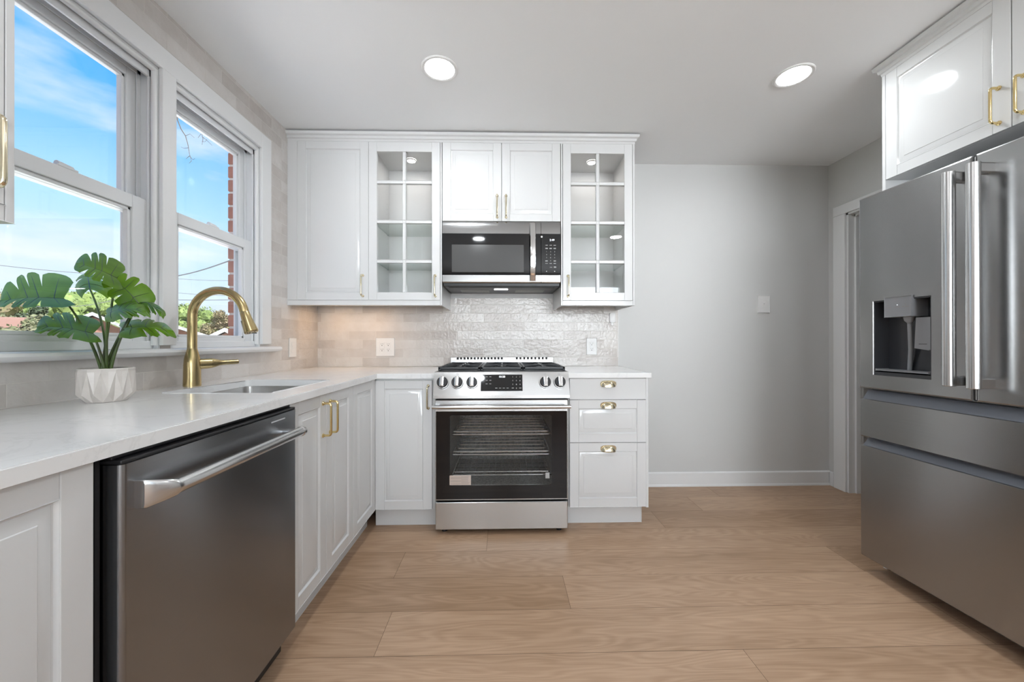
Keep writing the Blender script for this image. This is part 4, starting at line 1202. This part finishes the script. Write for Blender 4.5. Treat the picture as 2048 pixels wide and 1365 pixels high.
# ------------------------------------------------------------------ potted plant
PX, PY = -1.240, 1.215
r = thing('potted_monstera', 'artificial monstera in a white faceted pot on the counter by the window', 'plant', (PX, PY, CT))
def pot():
    n = 13
    m = MB()
    bm = m.bm
    def ring(rr, z, off, k=n): return [bm.verts.new((PX + rr * math.cos(2 * PI * (i + off) / k), PY + rr * math.sin(2 * PI * (i + off) / k), CT + z)) for i in range(k)]
    A = ring(0.046, 0.0006, 0); B = ring(0.0655, 0.026, 0.5); C_ = ring(0.0655, 0.094, 0.0); Dm = ring(0.0615, 0.094, 0.5)
    A2 = ring(0.053, 0.012, 0.0)
    E1 = ring(0.0645, 0.101, 0.0, 2 * n); E2 = ring(0.0625, 0.104, 0.0, 2 * n); E3 = ring(0.0585, 0.104, 0, 2 * n); E4 = ring(0.0570, 0.085, 0, 2 * n)
    Am = ring(0.0540, 0.022, 0.0)
    bm.faces.new(A)
    for i in range(n):
        j = (i + 1) % n
        bm.faces.new((A[i], A[j], B[i]))           # lower triangles
        bm.faces.new((A[j], B[j], B[i])) if False else bm.faces.new((A[j], B[j], Am[j])); bm.faces.new((A[j], Am[j], B[i]))
        bm.faces.new((B[i], Am[j], C_[j])); bm.faces.new((Am[j], B[j], C_[j]))
        bm.faces.new((B[i], C_[j], Dm[i])); bm.faces.new((B[i], Dm[i], C_[i]))
        t = [C_[i], Dm[i], C_[j]]
        bm.faces.new((C_[i], Dm[i], E1[2 * i + 1], E1[2 * i])); bm.faces.new((Dm[i], C_[j], E1[(2 * i + 2) % (2 * n)], E1[2 * i + 1]))
    for P, Q in ((E1, E2), (E2, E3), (E3, E4)):
        for i in range(2 * n):
            j = (i + 1) % (2 * n)
            bm.faces.new((P[i], P[j], Q[j], Q[i]))
    return m
obj('pot', pot(), M['ceramic'], r, smooth=12)
mb = MB(); mb.lathe([(0.0, 0.086), (0.0565, 0.086)], (PX, PY, CT), 22, False, False)
obj('soil', mb, M['soil'], r)
def leaf(base, tip, s1, s2, lobes=5, wob=0.0):
    B_, T_ = at(*base), at(*tip)
    m_ = B_ + (T_ - B_) * 0.36
    V = [at(*s1) - m_, at(*s2) - m_]
    ax = T_ - B_
    nrm = ax.cross(V[0] - V[1]).normalized()
    if nrm.z < 0: nrm = -nrm
    m = MB(); rib = MB()
    L_ = ax.length
    def mid(t): return B_ + ax * t + nrm * (0.06 * L_ * math.sin(PI * max(0, min(1, t))))
    def swp(t):
        return -0.46 + 1.5 * t if t < 0.35 else 0.065 + (t - 0.35) * 0.25
    def wdt(t):
        t = max(0, min(1, t))
        return max(0.02, (math.sin(PI * (0.12 + 0.88 * t) ** 0.72)) ** 0.75)
    for si, v in enumerate(V):
        edges = [0.0, 0.30, 0.47, 0.64, 1.0] if lobes == 5 else [0.0, 0.36, 0.60, 1.0]
        for li in range(len(edges) - 1):
            a, b = edges[li], edges[li + 1]
            tc = (a + b) / 2
            rows = []
            for i in range(9):
                s = i / 8
                g = 0.0 if s < 0.4 else ((s - 0.4) / 0.6) * 0.27
                if li == len(edges) - 2: g *= 0.8
                row = []
                for j in range(7):
                    q = j / 6
                    tt = a + (b - a) * q
                    tt2 = tc + (tt - tc) * (1 - g) if li < len(edges) - 2 else (b - (b - tt) * (1 - g))
                    w_ = wdt(tt) * (1.0 - 0.10 * (2 * q - 1) ** 2 * (s ** 2))
                    sweep = swp(tt)      # heart-shaped back lobes, forward-swept front ones
                    p = mid(tt2) + v * (s * w_) + ax * (sweep * s * w_)
                    p += nrm * (-0.10 * L_ * s * s + 0.012 * L_ * math.sin(3 * PI * q) * s)
                    row.append(tuple(p))
                rows.append(row)
            m.grid(rows)
            c0_, c1_ = [], []
            pts_ = []
            for i in range(7):
                s = i / 6 * 0.8
                sweep = swp(tc)
                pts_.append(mid(tc) + v * (s * wdt(tc)) + ax * (sweep * s * wdt(tc)) + nrm * (-0.10 * L_ * s * s - 0.0004))
            rib.tube(pts_, [0.0011 - 0.0008 * i / 6 for i in range(7)], 5)
    rib.tube([mid(t / 8) - nrm * 0.0005 for t in range(9)], [0.0018 - 0.0014 * t / 8 for t in range(9)], 6)
    o = obj('leaf', m, M['leaf'], r, smooth=60)
    obj('vein', rib, M['rib'], o)
    return B_
def stem(end, yb, bend=0.0, r0=0.0042):
    s = Vector((PX + bend, PY + yb, CT + 0.087))
    c = s + (end - s) * 0.5 + Vector((-(end - s).x * 0.18, 0, 0.01))
    m = MB()
    m.tube([(1 - t) ** 2 * s + 2 * t * (1 - t) * c + t * t * end for t in [i / 12 for i in range(13)]], [r0 - 0.0018 * i / 12 for i in range(13)], 8)
    obj('stem', m, M['stem'], r)
LV = [
    ((127, 598, 1.20), (-2, 603, 1.13), (70, 540, 1.30), (62, 612, 1.08)),
    ((232, 556, 1.22), (152, 527, 1.16), (212, 506, 1.32), (196, 562, 1.12)),
    ((180, 579, 1.30), (176, 548, 1.47), (148, 560, 1.38), (222, 562, 1.42)),
    ((276, 606, 1.24), (216, 552, 1.22), (290, 562, 1.30), (228, 602, 1.17)),
    ((278, 607, 1.22), (322, 624, 1.10), (312, 606, 1.22), (300, 620, 1.12)),
    ((215, 629, 1.16), (290, 622, 1.08), (250, 598, 1.24), (250, 632, 1.05)),
    ((186, 668, 1.16), (74, 654, 1.10), (140, 622, 1.26), (130, 674, 1.06)),
    ((250, 661, 1.19), (346, 662, 1.12), (282, 632, 1.30), (290, 668, 1.10)),
]
for i, l in enumerate(LV):
    e_ = leaf(*l, lobes=5 if i in (0, 1, 5, 6) else 4)
    stem(e_, random.uniform(-0.012, 0.012), (-0.010 + 0.0028 * i))

# ------------------------------------------------------------------ outlets, switch, sensor
def plate(F4, u0, u1, w0, w1, d0=0.0):
    k = MB(F4); k.box(u0, u1, d0 + 0.0003, d0 + 0.006, w0, w1, 0.0025, 3); return k
def receptacle(root, F4, uc, wc, d0, parent=None):
    k = MB(F4); k.box(uc - 0.0167, uc + 0.0167, d0 + 0.006, d0 + 0.0075, wc - 0.0335, wc + 0.0335, 0.001)
    o = obj('receptacle', k, M['plastic'], root)
    h = MB(F4)
    for s in (-1, 1):
        w = wc + s * 0.0195
        h.box(uc - 0.0070, uc - 0.0052, d0 + 0.0074, d0 + 0.0078, w - 0.001, w + 0.0065); h.box(uc + 0.0050, uc + 0.0070, d0 + 0.0074, d0 + 0.0078, w - 0.001, w + 0.0075)
        h.tube([(uc, d0 + 0.0074, w - 0.008), (uc, d0 + 0.0078, w - 0.008)], 0.0030, 10)
    obj('slots', h, M['dark'], o)
    k = MB(F4)
    k.tube([(uc, d0 + 0.0074, wc), (uc, d0 + 0.0079, wc)], 0.0028, 10); obj('screw', k, M['plastic'], o)
FT = face_back(D - 0.010)
r = thing('outlet', 'double-wide white electrical outlet on the tile left of the range', 'outlet', (-0.876, D - 0.010, 1.0567))
obj('cover_plate', plate(FT, -0.9435, -0.8085, 0.9905, 1.1235), M['plastic'], r)
receptacle(r, FT, -0.899, 1.057, 0); receptacle(r, FT, -0.853, 1.057, 0)
r = thing('outlet', 'single white electrical outlet on the tile right of the range', 'outlet', (0.6622, D - 0.010, 1.0595))
obj('cover_plate', plate(FT, 0.6235, 0.7010, 0.9975, 1.1215), M['plastic'], r)
receptacle(r, FT, 0.6622, 1.0595, 0)
FLT = face_left(XL)
r = thing('outlet', 'white wall plate on the left tiled wall between window and corner', 'outlet', (XL, 2.499, 1.06))
obj('cover_plate', plate(FLT, 2.458, 2.540, 0.999, 1.121), M['plastic'], r)
mb = MB(FLT); mb.box(2.4825, 2.5155, 0.006, 0.008, 1.0265, 1.0935, 0.001); pt = obj('rocker', mb, M['plastic'], r)
mb = MB(FLT); mb.box(2.489, 2.509, 0.008, 0.0092, 1.062, 1.071, 0.0005); mb.box(2.489, 2.509, 0.008, 0.0092, 1.049, 1.058, 0.0005); obj('button', mb, M['plastic'], pt)
FW = face_back(D)
r = thing('light_switch', 'white toggle switch plate on the bare grey wall', 'switch', (1.980, D, 1.3795))
obj('cover_plate', plate(FW, 1.9360, 2.0245, 1.3155, 1.4435), M['plastic'], r)
mb = MB(FW); mb.box(1.9745, 1.9860, 0.006, 0.0075, 1.367, 1.392, 0.0005); mb.tube([(1.9802, 0.006, 1.380), (1.9802, 0.017, 1.388)], [0.0048, 0.004], 10); obj('toggle', mb, M['plastic'], r)
mb = MB(FW)
for z in (1.350, 1.410): mb.tube([(1.9802, 0.0058, z), (1.9802, 0.0066, z)], 0.003, 10)
obj('screw', mb, M['plastic'], r)
r = thing('dimmer_remote', 'small white remote in a wall holder under the right glass cabinet', 'remote', (0.817, D - 0.010, 1.275))
mb = MB(FT); mb.loops([[(u, d, w) for u, w in rrect(0.7955 + g, 0.8395 - g, 1.2385 + g, 1.3120 - g, 0.012)] for d, g in ((0.0003, 0), (0.009, 0), (0.011, 0.002))], True, True); obj('body', mb, M['plastic'], r)
mb = MB(FT); mb.loops([[(u, d, w) for u, w in rrect(0.8025 + g, 0.8325 - g, 1.247 + g, 1.304 - g, 0.008)] for d, g in ((0.0109, 0), (0.0125, 0.001))], True, True); obj('button', mb, M['plastic'], r)
mb = MB(FT); mb.loops([[(u, d, w) for u, w in rrect(0.807 + g, 0.829 - g, 1.2165 + g, 1.2380 - g, 0.006)] for d, g in ((0.0003, 0), (0.006, 0), (0.007, 0.001))], True, True); obj('hook', mb, M['plastic'], r)

# ------------------------------------------------------------------ lamps
def downlight(x, y, label):
    o = thing('recessed_light', label, 'ceiling light', (x, y, H), 'recessed ceiling lights')
    k = MB(); k.lathe([(0.089, 0.0), (0.089, -0.003), (0.085, -0.0065), (0.078, -0.0065), (0.072, -0.0035), (0.072, -0.0005)], (x, y, H), 40, False, False)
    obj('trim_ring', k, M['plastic'], o)
    k = MB(); k.lathe([(0.072, -0.0036), (0.0, -0.0036)], (x, y, H), 40, False, False)
    obj('lens', k, M['lamp'], o)
    return o
def beam(x, y):
    l = bpy.data.lights.new('beam', 'AREA'); l.shape = 'DISK'; l.size = 0.14; l.energy = BEAM; l.color = (0.91, 0.965, 1.0); l.spread = math.radians(172)
    b = bpy.data.objects.new('beam', l); COL.objects.link(b); b.location = (x, y, H - 0.009)
for x, y in ((-0.312, 1.872), (1.468, 1.883), (-0.318, -0.07), (1.440, 0.10)): beam(x, y)
dl = downlight(-0.312, 1.872, 'round recessed ceiling light above the range side, the left one')
copy_thing(dl, (1.468, 1.883, H), 'round recessed ceiling light near the refrigerator cabinet, the right one')
copy_thing(dl, (-0.318, -0.07, H), 'round recessed ceiling light behind the camera, mirrored in the microwave')
copy_thing(dl, (1.440, 0.10, H), 'round recessed ceiling light behind the camera on the refrigerator side')
def puck(x, y, z, m, label, group, rr=0.033):
    o = thing('puck_light', label, 'cabinet light', (x, y, z), group)
    k = MB(); k.lathe([(rr, 0.0), (rr, -0.007), (rr * 0.82, -0.009), (rr * 0.8, -0.006)], (x, y, z), 28, False, False); obj('housing', k, M['plastic'], o)
    k = MB(); k.lathe([(rr * 0.8, -0.0065), (0.0, -0.0065)], (x, y, z), 28, False, False); obj('lens', k, m, o)
    return o
puck(-0.640, 2.655, Z1 - 0.0165, M['puck'], 'round puck light inside the glass cabinet left of the microwave', 'puck lights in the glass cabinets')
puck(0.622, 2.655, Z1 - 0.0165, M['puck'], 'round puck light inside the glass cabinet right of the microwave', 'puck lights in the glass cabinets')
puck(-1.205, 2.66, Z0 - 0.0005, M['warm'], 'warm puck light under the corner wall cabinet', 'puck lights under the wall cabinets')
puck(-0.930, 2.66, Z0 - 0.0005, M['warm'], 'warm puck light under the corner cabinet, nearer the glass door', 'puck lights under the wall cabinets')

# ------------------------------------------------------------------ outside
gm = noise_colour(mat('lawn', (0.1, 0.15, 0.04), 0.9), (0.07, 0.12, 0.03), (0.16, 0.19, 0.07), 0.6)
mb = MB(); mb.box(-90, -15, -40, 90, -3.3, -3.1); o = obj('ground', mb, gm); o['kind'] = 'structure'
mb = MB(); mb.box(-15, XL - 0.4, -40, 90, -3.3, -3.1); o = obj('ground', mb, noise_colour(mat('pale_bounce_ground', (0.6, 0.59, 0.56), 0.9), (0.72, 0.71, 0.69), (0.64, 0.63, 0.60), 1.5)); o['kind'] = 'structure'  # unseen pale ground added to bounce sunlight up to the ceiling
def foliage_mat(name, c1, c2): return noise_colour(mat(name, c1, 0.75), c1, c2, 2.2, lo=0.3, hi=0.7)
FO = {'green': foliage_mat('spring_leaves', (0.037, 0.062, 0.011), (0.093, 0.130, 0.025)), 'dark': foliage_mat('dark_leaves', (0.009, 0.019, 0.007), (0.025, 0.040, 0.012)),
      'rust': foliage_mat('rusty_buds', (0.075, 0.050, 0.026), (0.085, 0.080, 0.030)), 'blossom': foliage_mat('pale_blossom', (0.085, 0.080, 0.045), (0.045, 0.060, 0.020))}
bark = mat('bark', (0.035, 0.027, 0.02), 0.9)
def tree(x, y, h, w, kind, label, n=4200, sz=0.26, seed=1, zb=-3.1, group='trees outside'):
    rr = random.Random(seed)
    o = thing('tree', label, 'tree', (x, y, zb), group)
    t = MB(); t.tube([(x, y, zb), (x + 0.1, y, zb + h * 0.4), (x, y + 0.1, zb + h * 0.75)], [0.22, 0.14, 0.05], 8)
    blobs = []
    for k in range(13):
        a = rr.uniform(0, 2 * PI); q = rr.uniform(0, 0.42) * w
        bz = zb + h * rr.uniform(0.42, 0.86)
        blobs.append((x + q * math.cos(a), y + q * math.sin(a), bz, w * rr.uniform(0.16, 0.30)))
        t.tube([(x, y, zb + h * 0.35), (x + q * 0.6 * math.cos(a), y + q * 0.6 * math.sin(a), (zb + h * 0.35 + bz) / 2 + 0.1), blobs[-1][:3]], [0.08, 0.05, 0.015], 6)
    obj('trunk', t, bark, o)
    m = MB()
    for bx, by, bz, br in blobs:
        g = bmesh.ops.create_icosphere(m.bm, subdivisions=2, radius=br * 0.74)
        for v in g['verts']:
            v.co = Vector((bx, by, bz)) + v.co * (1 + 0.35 * mnoise.noise(v.co * 2.3 / br + Vector((bx, by, bz))))
    for k in range(n):
        bx, by, bz, br = rr.choice(blobs)
        d = Vector((rr.gauss(0, 1), rr.gauss(0, 1), rr.gauss(0, 1))).normalized() * br * rr.uniform(0.55, 1.08)
        c = Vector((bx, by, bz)) + d
        u = Vector((rr.gauss(0, 1), rr.gauss(0, 1), rr.gauss(0, 1))).normalized()
        v = u.cross(Vector((rr.gauss(0, 1), rr.gauss(0, 1), rr.gauss(0, 1)))).normalized()
        s = sz * rr.uniform(0.5, 1.2)
        m.quad(c - u * s * 0.5, c + v * s * 0.28, c + u * s * 0.5, c - v * s * 0.28)
    obj('foliage', m, FO[kind], o, smooth=0, recalc=False)
def tree_at(u, vtop, yc, wpx, kind, label, **k):
    p = at(u, 682, yc); top = at(u, vtop, yc).z
    tree(p.x, p.y, (top + 3.1) / 0.98, wpx / F * yc, kind, label, **k)
tree_at(15, 566, 36, 120, 'rust', 'rusty budding tree at the photo left edge behind the plant', seed=2, n=2600)
tree_at(66, 622, 20, 90, 'blossom', 'pale blossoming shrub low in the left window behind the big leaf', seed=3, n=3600)
tree_at(62, 590, 30, 70, 'dark', 'dark evergreen beside the pale shrub in the left window', seed=9, n=3400)
tree_at(118, 584, 34, 150, 'green', 'light green tree in the middle of the left window', seed=4)
tree_at(190, 588, 50, 130, 'green', 'light green tree above the white gable roof', seed=5)
tree_at(10, 612, 27, 110, 'blossom', 'pale blossoming shrub at the photo left edge', seed=12, n=3600)
tree_at(376, 598, 42, 84, 'green', 'green tree left of the faucet neck in the right window', seed=6)
tree_at(446, 612, 38, 62, 'rust', 'orange-tinged tree seen through the faucet arch', seed=7)
tree_at(418, 622, 50, 60, 'green', 'green tree seen through the faucet arch', seed=8)
roofs = {'brown': mat('brown_shingles', (0.099, 0.053, 0.040), 0.9), 'grey': mat('grey_shingles', (0.136, 0.136, 0.143), 0.9)}
brickm = mat('house_brick', (0.112, 0.050, 0.034), 0.9); whitem = mat('white_siding', (0.15, 0.15, 0.15), 0.7)
def house(u, vr, yc, wpx, roof, wallm, label, turn=0.0, drop=0.9, dep=7.0):
    p = at(u, 682, yc); zr = at(u, vr, yc).z
    w = wpx / F * yc
    o = thing('house', label, 'house', (p.x, p.y, -3.1), 'houses outside', rotz=turn)
    ze = zr - drop
    k = MB(); k.box(-w / 2, w / 2, 0, dep, 0, ze + 3.1); k.loops([[(-w / 2, y, ze + 3.1), (w / 2, y, ze + 3.1), (0, y, zr + 3.1 - 0.1)] for y in (0.0, dep)], True, True); obj('wall', k, wallm, o, local=True)
    k = MB()
    for s in (-1, 1):
        k.loops([[(s * (w / 2 + 0.3), y, ze + 3.1 - 0.08), (0, y, zr + 3.1), (0, y, zr + 3.1 + 0.12), (s * (w / 2 + 0.3), y, ze + 3.1 + 0.04)] for y in (-0.4, dep + 0.4)], True, True)
    obj('roof', k, roofs[roof], o, local=True)
    k = MB()
    for s in (-1, 1):
        k.loops([[(s * (w / 2 + 0.32), y, ze + 3.1 - 0.14), (0, y, zr + 3.1 - 0.06), (0, y, zr + 3.1 + 0.14), (s * (w / 2 + 0.32), y, ze + 3.1 + 0.06)] for y in (-0.47, -0.4)], True, True)
    obj('fascia', k, whitem, o, local=True)
    return o
house(186, 630, 22, 74, 'brown', brickm, 'brown-roofed house with white gable trim behind the plant leaves', turn=0.75, drop=0.75)
house(78, 640, 24, 100, 'brown', brickm, 'low brown-roofed house behind the pale shrub', turn=2.3, drop=0.9)
house(452, 662, 19, 64, 'grey', brickm, 'grey-roofed house seen through the faucet arch', turn=0.5, drop=0.6, dep=4.0)
house(352, 655, 24, 90, 'brown', brickm, 'brick house low in the right window left of the faucet', turn=0.6, drop=0.6, dep=4.0)
wirem = mat('utility_cable', (0.05, 0.05, 0.06), 0.6)
def wire(a, b, sag, label, rad=0.012):
    p, q = at(*a), at(*b)
    k = MB(); k.tube([p.lerp(q, t / 14) - Vector((0, 0, sag * math.sin(PI * t / 14))) for t in range(15)], rad, 6)
    tag(obj('utility_wire', k, wirem), label, 'wire', 'utility wires outside')
wire((330, 556, 9), (475, 516, 6.2), 0.05, 'thick dark cable sloping up to the right in the right window', 0.012)
wire((-60, 524, 20), (260, 552, 24), 0.1, 'thin utility wire crossing the left window above the plant', 0.016)
wire((330, 556, 24), (475, 562, 22), 0.05, 'upper thin utility wire in the right window', 0.010)
wire((330, 584, 24), (475, 592, 22), 0.05, 'middle thin utility wire in the right window', 0.010)
wire((330, 600, 20), (475, 600, 20), 0.02, 'lower thin utility wire in the right window', 0.016)
wire((40, 612, 18), (260, 592, 22), 0.3, 'lowest utility wire crossing the left window', 0.014)
def twig(paths, label):
    k = MB()
    for pth, r0 in paths:
        pp = [at(u, v, 4.2) for u, v in pth]
        k.tube(pp, [max(0.0016, r0 * (1 - 0.7 * i / (len(pp) - 1))) for i in range(len(pp))], 6)
    tag(obj('tree_branch', k, bark), label, 'branch', 'bare twigs in the right window')
twig([([(352, 190), (355, 240), (362, 258), (371, 272), (376, 290), (379, 308), (383, 322)], 0.007), ([(371, 272), (380, 268), (389, 276)], 0.003), ([(376, 296), (368, 297), (362, 294)], 0.003), ([(379, 312), (386, 320), (390, 317)], 0.003), ([(379, 312), (372, 318)], 0.003), ([(383, 322), (378, 327)], 0.0025)],
     'long bare twig hanging in the left half of the right window')
twig([([(395, 200), (402, 262), (406, 278), (404, 290)], 0.005), ([(406, 275), (414, 281), (424, 291)], 0.003), ([(404, 283), (410, 284), (414, 279)], 0.0025), ([(402, 268), (396, 276)], 0.0025)],
     'short bare twigs near the top of the right window')
